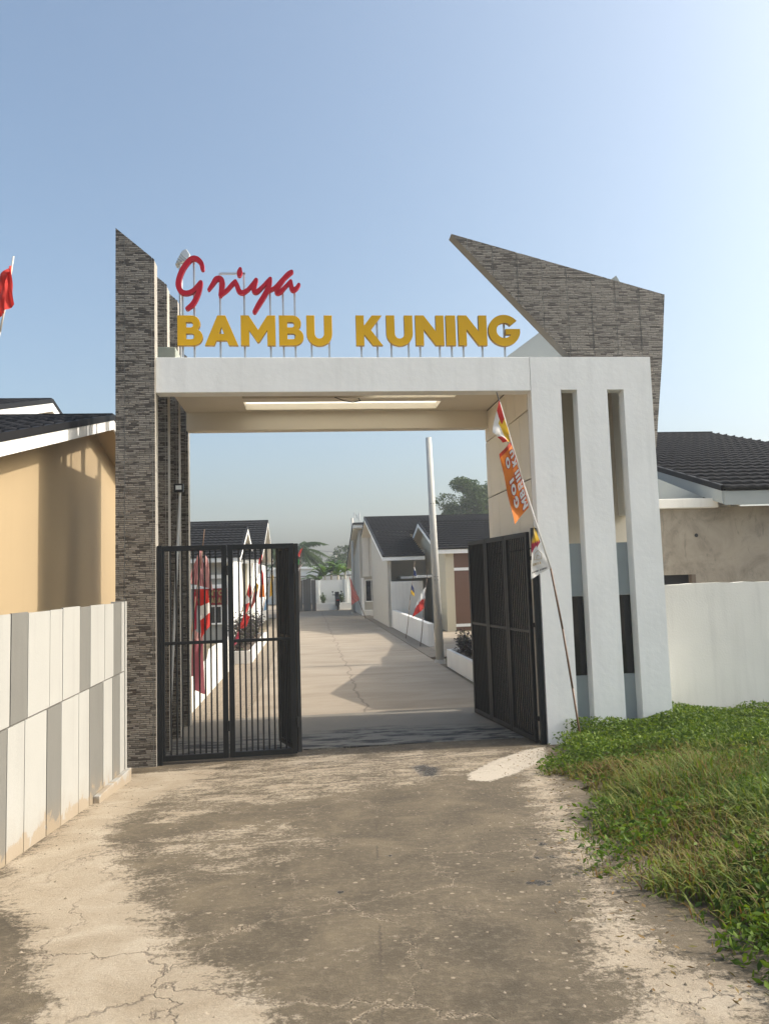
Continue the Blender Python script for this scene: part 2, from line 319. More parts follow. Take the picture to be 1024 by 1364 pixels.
M['bananaleaf'] = leaf_mat('banana_leaves', [(0.05, 0.11, 0.02), (0.09, 0.17, 0.03), (0.13, 0.21, 0.05)], 0.4, 0.35)
M['purpleleaf'] = leaf_mat('purple_shrub_leaves', [(0.03, 0.022, 0.028), (0.06, 0.045, 0.055), (0.10, 0.09, 0.09), (0.05, 0.07, 0.025)], 0.55, 0.2)

# ------------------------------------------------------------------ mesh builder
class MB:
    def __init__(s): s.v = []; s.f = []; s.m = []
    def face(s, pts, mi=0):
        i = len(s.v); s.v += [tuple(p) for p in pts]; s.f.append(tuple(range(i, i+len(pts)))); s.m.append(mi)
    def box(s, x0, x1, y0, y1, z0, z1, mi=0):
        i = len(s.v)
        s.v += [(x0,y0,z0),(x1,y0,z0),(x1,y1,z0),(x0,y1,z0),(x0,y0,z1),(x1,y0,z1),(x1,y1,z1),(x0,y1,z1)]
        for f in ((0,3,2,1),(4,5,6,7),(0,1,5,4),(1,2,6,5),(2,3,7,6),(3,0,4,7)):
            s.f.append(tuple(i+k for k in f)); s.m.append(mi)
        return s
    def prism(s, poly, axis, a, b, mi=0, side=None):
        """poly: 2-D outline; axis 'y': points (x,z) spread from y=a to y=b; 'x': points (y,z); 'z': points (x,y)"""
        def P(p, t): return (p[0], t, p[1]) if axis == 'y' else (t, p[0], p[1]) if axis == 'x' else (p[0], p[1], t)
        ar = sum(poly[k][0]*poly[(k+1) % len(poly)][1]-poly[(k+1) % len(poly)][0]*poly[k][1] for k in range(len(poly)))
        if ar < 0: poly = poly[::-1]
        n = len(poly); i = len(s.v)
        s.v += [P(p, a) for p in poly] + [P(p, b) for p in poly]
        flip = (axis == 'y') ^ (b < a)
        A = list(range(i, i+n)); B = list(range(i+n, i+2*n))
        f1 = A if flip else A[::-1]; f2 = B[::-1] if flip else B
        s.f += [tuple(f1), tuple(f2)]; s.m += [mi, mi]
        for k in range(n):
            q = (A[k], A[(k+1) % n], B[(k+1) % n], B[k])
            s.f.append(q[::-1] if flip else q); s.m.append(mi if side is None else side)
        return s
    def tube(s, p0, p1, r0, r1=None, n=8, mi=0, caps=True):
        p0 = Vector(p0); p1 = Vector(p1); r1 = r0 if r1 is None else r1
        d = (p1-p0).normalized(); a = d.orthogonal().normalized(); b = d.cross(a); i = len(s.v)
        for p, r in ((p0, r0), (p1, r1)):
            for k in range(n):
                t = 2*math.pi*k/n; s.v.append(tuple(p+a*(r*math.cos(t))+b*(r*math.sin(t))))
        for k in range(n):
            s.f.append((i+k, i+(k+1) % n, i+n+(k+1) % n, i+n+k)); s.m.append(mi)
        if caps:
            s.f.append(tuple(i+k for k in range(n))[::-1]); s.m.append(mi); s.f.append(tuple(i+n+k for k in range(n))); s.m.append(mi)
        return s
    def path(s, pts, r0, r1=None, n=6, mi=0):
        r1 = r0 if r1 is None else r1; L = len(pts)-1
        for k in range(L):
            s.tube(pts[k], pts[k+1], r0+(r1-r0)*k/L, r0+(r1-r0)*(k+1)/L, n, mi)
        return s
    def bar(s, p0, p1, w, h, mi=0):
        p0 = Vector(p0); p1 = Vector(p1); d = (p1-p0).normalized()
        up = Vector((0, 0, 1)) if abs(d.z) < 0.9 else Vector((0, 1, 0))
        a = d.cross(up).normalized(); b = a.cross(d); i = len(s.v)
        for p in (p0, p1):
            for u, v in ((-1,-1),(1,-1),(1,1),(-1,1)): s.v.append(tuple(p+a*(u*w/2)+b*(v*h/2)))
        for f in ((0,1,2,3),(7,6,5,4),(0,4,5,1),(1,5,6,2),(2,6,7,3),(3,7,4,0)):
            s.f.append(tuple(i+k for k in f)); s.m.append(mi)
        return s
    def build(s, name, mat, parent=None, smooth=False, bevel=0.0):
        me = bpy.data.meshes.new(name); me.from_pydata(s.v, [], s.f)
        mats = mat if isinstance(mat, (list, tuple)) else [mat]
        for k in mats: me.materials.append(M[k] if isinstance(k, str) else k)
        if len(mats) > 1: me.polygons.foreach_set('material_index', s.m)
        if smooth: me.polygons.foreach_set('use_smooth', [True]*len(me.polygons))
        me.validate(); me.update()
        o = bpy.data.objects.new(name, me); COL.objects.link(o)
        if parent: o.parent = parent; o.matrix_parent_inverse = Matrix.Translation(-parent.location)
        if bevel:
            bv = o.modifiers.new('bevel', 'BEVEL'); bv.width = bevel; bv.segments = 2; bv.limit_method = 'ANGLE'; bv.angle_limit = math.radians(40)
        return o

def thing(name, label, cat, loc=(0, 0, 0), group=None):
    o = bpy.data.objects.new(name, None); o.empty_display_size = 0.2; COL.objects.link(o); o.location = loc
    return tag(o, label, cat, group)
def tag(o, label, cat, group=None):
    o['label'] = label; o['category'] = cat
    if group: o['group'] = group
    return o
def struct(o): o['kind'] = 'structure'; return o
def stuff(o): o['kind'] = 'stuff'; return o
def B(name, mat, parent, *a, bevel=0.0): return MB().box(*a).build(name, mat, parent, bevel=bevel)

def mesh_np(name, V, F, mat, tint=None, parent=None, smooth=False):
    """numpy verts (n,3), triangles/quads (m,k); tint per vertex"""
    me = bpy.data.meshes.new(name); k = F.shape[1]
    me.vertices.add(len(V)); me.vertices.foreach_set('co', V.astype(np.float32).ravel())
    me.loops.add(F.size); me.loops.foreach_set('vertex_index', F.astype(np.int32).ravel())
    me.polygons.add(len(F)); me.polygons.foreach_set('loop_start', np.arange(0, F.size, k, dtype=np.int32))
    me.update(calc_edges=True)
    if smooth: me.polygons.foreach_set('use_smooth', np.ones(len(F), bool))
    if tint is not None:
        a = me.attributes.new('tint', 'FLOAT', 'POINT'); a.data.foreach_set('value', tint.astype(np.float32))
    me.materials.append(M[mat] if isinstance(mat, str) else mat)
    o = bpy.data.objects.new(name, me); COL.objects.link(o)
    if parent: o.parent = parent; o.matrix_parent_inverse = Matrix.Translation(-parent.location)
    return o

# ------------------------------------------------------------------ ground, drive, road
def road_edge(y):      # right edge of the drive where the weeds begin
    ys = [-3, 1.2, 2.6, 3.6, 4.6, 5.6, 6.6, 7.6, 8.2, 8.8]
    xs = [2.5, 1.80, 1.42, 1.44, 1.64, 1.92, 2.16, 2.42, 2.62, 2.74]
    return float(np.interp(y, ys, xs))
g = MB()
ys = [-40, -10, -3] + [round(-2+0.5*k, 2) for k in range(24)] + [10, 12, 30, 60, 120, 230]
xs = [-230, -60, -12, -5, -2.6, 0, 2, 4, 6, 8, 14, 60, 230]
idx = {}
for j, y in enumerate(ys):
    for i, x in enumerate(xs):
        idx[i, j] = len(g.v); g.v.append((x, y, gz(y)-0.03))
for j in range(len(ys)-1):
    for i in range(len(xs)-1):
        g.f.append((idx[i, j], idx[i+1, j], idx[i+1, j+1], idx[i, j+1])); g.m.append(0)
struct(g.build('ground', 'ground', smooth=True))

def inside(P, poly):
    x, y = P[:, 0], P[:, 1]; r = np.zeros(len(P), bool); n = len(poly)
    for k in range(n):
        (x0, y0), (x1, y1) = poly[k], poly[(k+1) % n]
        if y0 == y1: continue
        c = ((y0 > y) != (y1 > y)) & (x < (x1-x0)*(y-y0)/(y1-y0)+x0); r ^= c
    return r
def sdist(P, poly):
    d = np.full(len(P), 1e9); n = len(poly)
    for k in range(n):
        a = np.array(poly[k]); b = np.array(poly[(k+1) % n]); ab = b-a
        t = np.clip(((P-a)@ab)/max(1e-9, ab@ab), 0, 1); q = a+t[:, None]*ab
        d = np.minimum(d, np.hypot(*(P-q).T))
    return np.where(inside(P, poly), d, -d)
def soft(P, pix, w):
    poly = [tuple(ong(*p)[:2]) for p in pix]
    return np.clip(0.5+sdist(P, poly)/(2*w), 0, 1)
st = 0.04
gx = np.arange(-3.4, 3.4+st, st); gy = np.arange(1.2, 9.4+st, st)
nx, ny = len(gx), len(gy)
XX, YY = np.meshgrid(gx, gy); P2 = np.stack([XX.ravel(), YY.ravel()], 1)
ZZ = np.array([gz(y) for y in gy])[:, None] + np.zeros_like(XX)
ZZ += 0.006*np.sin(XX*2.1+1)*np.cos(YY*1.7)
V = np.stack([XX, YY, ZZ], 2).reshape(-1, 3)
ii = (np.arange(ny-1)[:, None]*nx + np.arange(nx-1)[None]).ravel()
F = np.stack([ii, ii+1, ii+nx+1, ii+nx], 1)
ctr = V[F].mean(1)
re_ = np.interp(ctr[:, 1], [-3, 1.2, 2.6, 3.6, 4.6, 5.6, 6.6, 7.6, 8.2, 8.8, 9.4], [2.5, 1.80, 1.42, 1.44, 1.64, 1.92, 2.16, 2.42, 2.62, 2.74, 2.74])
F = F[(ctr[:, 0] < re_+0.22+0.1*np.sin(ctr[:, 1]*5)+0.05*np.sin(ctr[:, 1]*13)) & (ctr[:, 0] > -2.3)]
ap = mesh_np('driveway', V, F, 'apron', smooth=True); struct(ap)
pale = soft(P2, [(-60,1200),(170,1032),(300,1018),(285,1034),(232,1052),(172,1088),(150,1112),(165,1150),(200,1200),(228,1250),(300,1290),(345,1322),(385,1364),(395,1420),(-60,1420)], 0.22)
pale *= 1-soft(P2, [(-60,1190),(22,1215),(42,1262),(40,1300),(66,1335),(30,1364),(-60,1380)], 0.14)
pr = soft(P2, [(722,996),(748,1060),(790,1120),(835,1215),(1024,1330),(1060,1400),(850,1400),(800,1300),(785,1250),(768,1180),(724,1100),(700,1052),(688,1022)], 0.25)
pale = np.maximum(pale, pr*0.92)
band = soft(P2, [(200,1034),(390,1000),(690,996),(700,1016),(560,1048),(380,1070),(180,1112)], 0.3)
pale = np.maximum(pale, band*0.55)
pale = np.maximum(pale, soft(P2, [(150,1120),(420,1080),(460,1130),(300,1180),(190,1190)], 0.3)*0.47)
pale = np.maximum(pale, 0.20*soft(P2, [(200,1200),(600,1200),(640,1364),(300,1364)], 0.3))
def attr(o, k, v):
    a = o.data.attributes.new(k, 'FLOAT', 'POINT'); a.data.foreach_set('value', v.astype(np.float32))
attr(ap, 'pale', pale)
attr(ap, 'patch', soft(P2, [(622,1030),(652,1014),(698,999),(726,994),(729,1009),(690,1029),(652,1041),(624,1039)], 0.12))
drips = np.zeros(len(P2))
for (px, py, r) in ((716,1142,.03),(733,1141,.025),(722,1124,.04),(738,1141,.03),(714,1175,.05),(724,1178,.03),(733,1174,.03),(452,1190,.03),(520,1140,.03),(712,1118,.03)):
    q = ong(px, py); drips = np.maximum(drips, np.clip(0.5+(r-np.hypot(P2[:, 0]-q.x, P2[:, 1]-q.y))/0.06, 0, 1))
attr(ap, 'wet', np.maximum(drips, soft(P2, [(545,1021),(566,1018),(588,1023),(583,1035),(562,1034)], 0.13)))
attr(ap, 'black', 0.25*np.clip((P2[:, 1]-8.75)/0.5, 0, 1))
attr(ap, 'crk', 0.5*soft(P2, [(250,1200),(560,1180),(560,1364),(300,1364)], 0.3))

# the road inside the gate: thresh band, main slab, paved verge
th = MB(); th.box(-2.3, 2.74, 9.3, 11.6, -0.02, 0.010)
m_, n_, b_ = new_mat('soot_shade_threshold'); p_ = pos(n_)
c_ = mixc(n_, ramp(n_, noise(n_, mapping(n_, p_, (1.2, 5, 0)), 1.6, 9, 0.7, 0.4), [(0.47, (0, 0, 0)), (0.56, (1, 1, 1))]), (0.20, 0.185, 0.155), (0.024, 0.023, 0.022))  # sooty streaks; slab tone also darkened to carry the gate's shade
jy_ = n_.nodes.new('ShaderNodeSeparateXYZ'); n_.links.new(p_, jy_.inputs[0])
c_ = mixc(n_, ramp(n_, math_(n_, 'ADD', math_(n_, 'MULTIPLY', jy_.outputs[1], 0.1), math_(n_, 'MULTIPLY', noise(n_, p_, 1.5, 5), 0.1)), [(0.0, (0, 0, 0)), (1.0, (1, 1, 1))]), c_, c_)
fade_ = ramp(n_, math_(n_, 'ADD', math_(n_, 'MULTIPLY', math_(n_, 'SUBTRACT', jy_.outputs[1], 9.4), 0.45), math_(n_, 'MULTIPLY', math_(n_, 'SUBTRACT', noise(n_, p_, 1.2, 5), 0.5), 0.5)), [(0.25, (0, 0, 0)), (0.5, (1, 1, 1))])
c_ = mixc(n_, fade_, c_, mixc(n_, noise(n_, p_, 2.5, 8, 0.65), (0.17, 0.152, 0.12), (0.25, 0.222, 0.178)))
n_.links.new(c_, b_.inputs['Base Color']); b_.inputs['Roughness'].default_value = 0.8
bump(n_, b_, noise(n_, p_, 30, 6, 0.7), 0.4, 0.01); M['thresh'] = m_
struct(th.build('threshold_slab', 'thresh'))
rd = MB(); rd.box(-0.95, 3.0, 11.6, 66, -0.03, 0.0)
rd.face([(-14, 44.0, 0.004), (-0.95, 44.0, 0.004), (-0.95, 66, 0.004), (-14, 66, 0.004)])
struct(rd.build('inner_road', 'road'))
pv = MB(); pv.box(-1.85, -0.955, 11.6, 43.5, -0.03, 0.012)
struct(pv.build('paved_verge', 'paver'))
pv2 = MB(); pv2.box(3.005, 3.42, 19.0, 46, -0.03, 0.015)
struct(pv2.build('paved_gutter', 'paver'))
fy = MB(); fy.box(3.425, 9.0, 17.6, 27.4, -0.03, 0.02)
struct(fy.build('front_yard', 'road'))

# ------------------------------------------------------------------ gateway
YG = 8.80
def clip_poly(poly, a, b, c):
    """keep a*x+b*y<=c"""
    out = []; n = len(poly)
    for k in range(n):
        p, q = poly[k], poly[(k+1) % n]; fp = a*p[0]+b*p[1]-c; fq = a*q[0]+b*q[1]-c
        if fp <= 0: out.append(p)
        if (fp < 0 < fq) or (fq < 0 < fp):
            t = fp/(fp-fq); out.append((p[0]+t*(q[0]-p[0]), p[1]+t*(q[1]-p[1])))
    return out
def area(p): return abs(sum(p[k][0]*p[(k+1) % len(p)][1]-p[(k+1) % len(p)][0]*p[k][1] for k in range(len(p))))/2
def tile_face(parent, poly, y, x0, z0, t=0.31, gap=0.006, th=0.005):
    """clad the outline (x,z) with tiles lying on the plane y (facing -y); cut tiles follow the outline"""
    xs_ = [p[0] for p in poly]; zs_ = [p[1] for p in poly]
    i0 = math.floor((min(xs_)-x0)/t); i1 = math.ceil((max(xs_)-x0)/t); j0 = math.floor((min(zs_)-z0)/t); j1 = math.ceil((max(zs_)-z0)/t)
    for i in range(i0, i1):
        for j in range(j0, j1):
            q = poly
            for (a, b, c) in ((-1, 0, -(x0+i*t+gap/2)), (1, 0, x0+(i+1)*t-gap/2), (0, -1, -(z0+j*t+gap/2)), (0, 1, z0+(j+1)*t-gap/2)):
                q = clip_poly(q, a, b, c)
                if len(q) < 3: break
            if len(q) >= 3 and area(q) > 2e-4:
                MB().prism(q, 'y', y, y-th+random.uniform(-.0015, .0015)).build('tile', 'stone', parent)
GW = thing('entrance_gateway', 'white entrance gateway with stone clad fins and raking stone wing', 'gateway', (0.5, YG, 0))
TH = 0.18
fins = []
b1l = onY(154, 303, 8.75); b1r = onY(205.5, 345, 8.75)
tops = [(b1l.z, b1r.z)]
for yy, p in ((9.55, (221.5, 379)), (10.35, (234.5, 400))):
    zr = onY(*p, yy).z; tops.append((zr+b1l.z-b1r.z, zr))
tops.append((tops[2][0]-0.55, tops[2][1]-0.55))
XL, XR = b1l.x, b1r.x
for k, (zl, zr) in enumerate(tops):
    y0 = 8.75+0.8*k
    fin = MB().prism([(XL, -0.1), (XR-0.012, -0.1), (XR-0.012, zr), (XL, zl)], 'y', y0+0.012, y0+TH, 0, 1).build('fin', ['grout', 'underwing'], GW)
    tile_face(fin, [(XL, -0.08), (XR, -0.08), (XR, zr), (XL, zl)], y0+0.012, XL-0.21, 0.02)
    # narrow returns on the road side of the fin
    j = 0; z = -0.08
    while z < zr-0.03:
        z1 = min(z+0.306, zr-0.012); MB().box(XR-0.012, XR, y0+0.014, y0+TH, z, z1).build('edge_tile', 'stoneside', fin); z = z1+0.004; j += 1
# beams and ceiling
ZB0, ZB1 = 4.235, 4.655
XB0, XB1 = XR+0.002, 2.745
B('front_beam', 'white', GW, XB0, XB1, YG, YG+0.2, ZB0, ZB1, bevel=0.006)
B('back_beam', 'ceil', GW, XB0, XB1, 11.02, 11.22, ZB0, ZB1, bevel=0.006)
cz0, cz1 = 4.50, 4.59
sA0 = onZ(326, 540, cz0); sA1 = onZ(583, 540, cz0)
YA0, YA1 = onZ(450, 535, cz0).y, min(10.98, onZ(450, 545, cz0).y)
XA0, XA1 = sA0.x, sA1.x
YB0, YB1 = onZ(450, 525, cz0).y, onZ(450, 530, cz0).y
ce = MB()
ya = YG+0.2
ce.box(XB0, XB1, ya, YB0, cz0, cz1); ce.box(XB0, XA0, YB0, YB1, cz0, cz1); ce.box(XA1+0.15, XB1, YB0, YB1, cz0, cz1)
ce.box(XB0, XB1, YB1, YA0, cz0, cz1); ce.box(XB0, XA0, YA0, YA1, cz0, cz1); ce.box(XA1, XB1, YA0, YA1, cz0, cz1)
ce.box(XB0, XB1, YA1, 11.02, cz0, cz1)
ce.build('ceiling', 'ceil', GW)
m_, n_, b_ = new_mat('milky_skylight_sheet'); t_ = n_.nodes.new('ShaderNodeBsdfTranslucent'); t_.inputs[0].default_value = (0.92, 0.90, 0.84, 1)
n_.links.new(t_.outputs[0], n_.nodes['Material Output'].inputs[0]); M['skylight'] = m_
B('skylight', 'skylight', GW, XA0-0.05, XA1+0.05, YA0-0.04, YA1+0.04, cz1+0.002, cz1+0.010)
xm_ = XA0+(XA1-XA0)*0.62
B('skylight', 'skylight', GW, xm_, XA1+0.18, YB0-0.04, YB1+0.04, cz1+0.002, cz1+0.010)
B('batten', 'wood', GW, XA0-0.05, xm_-0.01, YB0-0.04, YB1+0.04, cz1+0.002, cz1+0.04)
# right pylon: front wall with two tall slots, inner wall, back wall, roof
XP0, XP1 = 2.75, onY(865, 477, YG).x
s1, s2, s3, s4 = [onY(x, 519, YG).x for x in (746.5, 768, 808, 830)]
zs = onY(768, 519, YG).z
for (a, b) in ((XP0, s1), (s2, s3), (s4, XP1)):
    B('pier', 'white', GW, a, b, YG, YG+0.17, -0.1, zs)
B('lintel', 'white', GW, XP0, XP1, YG, YG+0.17, zs, ZB1)
zl = [onY(770, y, YG+0.19).z for y in (724, 794, 900)]
for (a, b) in ((s1, s2), (s3, s4)):
    B('slot_panel', 'slotgrey', GW, a-0.1, b+0.1, YG+0.173, YG+0.24, zl[1], zl[0])
    B('slot_panel', 'slotgrey', GW, a-0.1, b+0.1, YG+0.173, YG+0.24, -0.1, zl[2])
    B('slot_glass', 'glass', GW, a-0.1, b+0.1, YG+0.19, YG+0.215, zl[2]+0.002, zl[1]-0.002)
B('side_wall', 'ceil', GW, XP0+0.02, XP0+0.17, YG+0.172, 11.2, -0.1, ZB1)
B('back_wall', 'ceil', GW, XP0+0.172, XP1, 11.06, 11.2, -0.1, ZB1)
B('cross_wall', 'ceil', GW, XP0+0.172, XP1-0.004, 9.75, 9.87, -0.1, ZB1-0.142)
B('outer_wall', 'white', GW, XP1-0.12, XP1-0.004, 9.872, 11.058, -0.1, ZB1-0.142)
B('outer_lower_wall', 'white', GW, XP1-0.12, XP1-0.004, YG+0.172, 9.748, -0.1, 1.2)
B('outer_upper_wall', 'white', GW, XP1-0.12, XP1-0.004, YG+0.172, 9.748, 2.75, ZB1-0.142)  # unseen outer wall, gap left so light enters the slots from low
B('pylon_roof', 'white', GW, XP0+0.172, XP1-0.002, YG+0.172, 11.058, ZB1-0.14, ZB1-0.004)
# facing boards on the passage side, with dark joints between them
zj = [-0.1, 1.12, 2.10, onX(708, 542, 2.745).z-0.95, onX(712, 635, 2.745).z, onX(708, 542, 2.745).z]
j2, j1 = onX(712, 635, 2.745).z, onX(708, 542, 2.745).z
rows = [-0.1, 2*j2-j1-(j1-j2)*0.0, j2, j1, ZB1-0.01]
rows = [-0.1, j2-(j1-j2), j2, j1, 4.49]
for r in range(len(rows)-1):
    yy = YG+0.172; cuts = [0.55, 0.42, 0.62, 0.40, 0.6] if r % 2 else [0.38, 0.60, 0.45, 0.58, 0.6]
    for w in cuts:
        y1 = min(yy+w, 11.2)
        if y1-yy > 0.05: B('wall_panel', 'ceil', GW, XP0-0.006, XP0+0.018, yy+0.006, y1-0.006, rows[r]+0.009, rows[r+1]-0.009)
        yy = y1
B('joint_backing', 'gap', GW, XP0+0.0185, XP0+0.0197, YG+0.173, 11.2, -0.1, ZB1-0.02)
# raking wing clad with tiles
YW = YG+0.045
wp = [onY(*p, YW) for p in ((601, 311), (885, 392), (882, 476), (874, 596), (866, 596), (866, 500), (768, 500))]
wpoly = [(p.x, p.z) for p in wp]
hullpoly = [wpoly[0], wpoly[1], wpoly[2], (XP1-0.03, wpoly[2][1]), (onY(764, 477, YW).x, ZB1-0.02)]
wing = MB().prism(hullpoly, 'y', YW+0.013, YW+TH, 0, 1).build('wing', ['grout', 'underwing'], GW)
tile_face(wing, hullpoly, YW+0.013, hullpoly[4][0]-0.04, hullpoly[2][1]-0.31*4+0.09)
tail = [(XP1+0.003, wpoly[2][1]-0.002), (wpoly[2][0], wpoly[2][1]-0.002), (wpoly[3][0], wpoly[3][1]), (XP1+0.003, wpoly[3][1])]
tl_ = MB().prism(tail, 'y', YW+0.013, YW+TH).build('wing_tail', 'underwing', GW)
tile_face(tl_, tail, YW+0.013, hullpoly[4][0]-0.04, hullpoly[2][1]-0.31*4+0.09)
YT = 10.7
tg = [onY(676, 473, YT), onY(820, 367, YT)]
MB().prism([(tg[0].x, ZB1-0.13), (tg[0].x, tg[0].z-0.01), (tg[1].x, tg[1].z), (tg[1].x+0.5, tg[1].z-0.9), (XP1-0.01, ZB1-0.13)], 'y', YT, YT+0.15).build('rear_wing', 'slotgrey', GW)
# dark gate posts against the pylon
for x, y in ((2.69, YG+0.06), (-1.655, YG+0.02)):
    pass

# ------------------------------------------------------------------ lettering
def curve_mesh(name, loops, ext, mat, parent, bev=0.004, grow=0.0):
    """filled outline loops (x,z) -> solid letter; holes by even-odd fill; centred on y=0"""
    cu = bpy.data.curves.new(name, 'CURVE'); cu.dimensions = '2D'; cu.fill_mode = 'BOTH'; cu.extrude = ext; cu.bevel_depth = bev; cu.bevel_resolution = 1; cu.offset = grow-bev
    for lp in loops:
        s = cu.splines.new('POLY'); s.points.add(len(lp)-1); s.use_cyclic_u = True
        for q, p in zip(s.points, lp): q.co = (p[0], p[1], 0, 1)
    o = bpy.data.objects.new(name, cu); COL.objects.link(o)
    bpy.context.view_layer.update()
    me = bpy.data.meshes.new_from_object(o.evaluated_get(bpy.context.evaluated_depsgraph_get()))
    bpy.data.objects.remove(o); bpy.data.curves.remove(cu)
    me.transform(Matrix.Rotation(math.radians(90), 4, 'X')); me.materials.clear()
    for k in (mat if isinstance(mat, (list, tuple)) else [mat]): me.materials.append(M[k])
    if isinstance(mat, (list, tuple)):
        for p in me.polygons: p.material_index = 0 if p.normal.y < -0.9 else 1
    r = bpy.data.objects.new(name, me); COL.objects.link(r)
    if parent: r.parent = parent; r.matrix_parent_inverse = Matrix.Translation(-parent.location)
    return r
def arc(cx, cy, rx, ry, a0, a1, n=14): return [(cx+rx*math.cos(math.radians(a0+(a1-a0)*k/n)), cy+ry*math.sin(math.radians(a0+(a1-a0)*k/n))) for k in range(n+1)]
T = 0.30     # stem width in cap heights
GLY = {
 'B': (0.82, [[(0, 0), (0.48, 0)]+arc(0.50, 0.285, 0.32, 0.285, -90, 62)+arc(0.45, 0.735, 0.29, 0.265, -42, 90)+[(0, 1)],
              [(T-.02, 0.60), (T-.02, 0.77)]+arc(0.43, 0.685, 0.075, 0.085, 90, -90, 8), [(T-.02, 0.21), (T-.02, 0.39)]+arc(0.46, 0.30, 0.085, 0.09, 90, -90, 8)]),
 'A': (1.06, [[(0, 0), (0.30, 0), (0.365, 0.16), (0.695, 0.16), (0.76, 0), (1.06, 0), (0.66, 1), (0.40, 1)], [(0.45, 0.385), (0.61, 0.385), (0.53, 0.60)]]),
 'M': (1.12, [[(0, 0), (0.27, 0), (0.27, 0.50), (0.53, 0.10), (0.59, 0.10), (0.85, 0.50), (0.85, 0), (1.12, 0), (1.12, 1), (0.86, 1), (0.56, 0.52), (0.26, 1), (0, 1)]]),
 'U': (0.84, [[(0, 1), (0, 0.40)]+arc(0.42, 0.40, 0.42, 0.42, 180, 360)+[(0.84, 1), (0.57, 1), (0.57, 0.40)]+arc(0.42, 0.40, 0.15, 0.17, 0, -180, 10)+[(0.27, 1)]]),
 'K': (0.88, [[(0, 0), (0.27, 0), (0.27, 0.36), (0.55, 0), (0.88, 0), (0.49, 0.52), (0.86, 1), (0.53, 1), (0.27, 0.66), (0.27, 1), (0, 1)]]),
 'N': (0.94, [[(0, 0), (0.27, 0), (0.27, 0.53), (0.66, 0), (0.94, 0), (0.94, 1), (0.67, 1), (0.67, 0.47), (0.28, 1), (0, 1)]]),
 'I': (0.28, [[(0, 0), (0.28, 0), (0.28, 1), (0, 1)]]),
 'G': (1.02, [arc(0.52, 0.5, 0.52, 0.52, 38, 352, 34)+[(1.03, 0.55), (0.56, 0.55), (0.56, 0.36), (0.72, 0.36)]+arc(0.52, 0.5, 0.25, 0.25, -38, -322, 26)]),
 'T': (0.8, [[(0.27, 0), (0.53, 0), (0.53, 0.78), (0.8, 0.78), (0.8, 1), (0, 1), (0, 0.78), (0.27, 0.78)]]),
 'O': (1.0, [arc(0.5, 0.5, 0.5, 0.5, 0, 350, 24), arc(0.5, 0.5, 0.22, 0.25, 0, 345, 18)]),
 'R': (0.84, [[(0, 0), (0.26, 0), (0.26, 0.32), (0.40, 0.32), (0.55, 0), (0.86, 0), (0.66, 0.37)]+arc(0.48, 0.67, 0.33, 0.33, -50, 90)+[(0, 1)], [(0.26, 0.55), (0.26, 0.78)]+arc(0.45, 0.665, 0.10, 0.115, 90, -90, 8)]),
 'P': (0.80, [[(0, 0), (0.26, 0), (0.26, 0.32), (0.46, 0.32)]+arc(0.46, 0.66, 0.34, 0.34, -90, 90)+[(0, 1)], [(0.26, 0.55), (0.26, 0.78)]+arc(0.45, 0.665, 0.10, 0.115, 90, -90, 8)]),
 'E': (0.68, [[(0, 0), (0.68, 0), (0.68, 0.23), (0.27, 0.23), (0.27, 0.39), (0.62, 0.39), (0.62, 0.61), (0.27, 0.61), (0.27, 0.77), (0.68, 0.77), (0.68, 1), (0, 1)]]),
 'S': (0.74, [[(0.02, 0.06), (0.30, -0.01), (0.55, 0.0), (0.72, 0.13), (0.74, 0.33), (0.64, 0.50), (0.36, 0.61), (0.28, 0.70), (0.34, 0.78), (0.62, 0.74), (0.68, 0.95), (0.40, 1.01), (0.14, 0.95), (0.01, 0.77), (0.04, 0.56), (0.18, 0.46), (0.42, 0.36), (0.47, 0.28), (0.40, 0.22), (0.07, 0.29)]]),
 'Y': (0.92, [[(0.33, 0), (0.59, 0), (0.59, 0.38), (0.92, 1), (0.63, 1), (0.46, 0.63), (0.29, 1), (0, 1), (0.33, 0.38)]]),
}
YS = 8.955
SG = thing('entrance_sign', 'raised gate sign in red script and yellow capitals on thin posts', 'sign', (0.5, YS, ZB1))
spans = [('B', 236.5, 270), ('A', 273, 317), ('M', 321, 366.6), ('B', 372, 404), ('U', 408.6, 442), ('K', 474.6, 509), ('U', 515, 549), ('N', 554, 590.5), ('I', 594.7, 606), ('N', 611, 647.5), ('G', 651, 691)]
for ch, a, b in spans:
    w, loops = GLY[ch]
    p0 = onY(a, 460, YS-0.03); p1 = onY(b, 420, YS-0.03); sx = (p1.x-p0.x)/w; sz = p1.z-p0.z
    L = curve_mesh('letter', [[(x*sx, z*sz) for x, z in lp] for lp in loops], 0.026, ['gold', 'golds'], None, 0.003)
    L.location = (p0.x, YS, p0.z); L.parent = SG; L.matrix_parent_inverse = Matrix.Translation(-SG.location); L['label'] = 'yellow capital letter '+ch
def zp(x, y): return onY(225+x*0.1807, 325+y*0.1807, YS)
def catmull(pts, n=7):
    out = []; P = [pts[0]]+pts+[pts[-1]]
    for k in range(1, len(P)-2):
        p0, p1, p2, p3 = P[k-1:k+3]
        for i in range(n):
            t = i/n; out.append(tuple(0.5*((2*p1[c])+(-p0[c]+p2[c])*t+(2*p0[c]-5*p1[c]+4*p2[c]-p3[c])*t*t+(-p0[c]+3*p1[c]-3*p2[c]+p3[c])*t**3) for c in range(len(p1))))
    out.append(tuple(pts[-1])); return out
soff = [0]
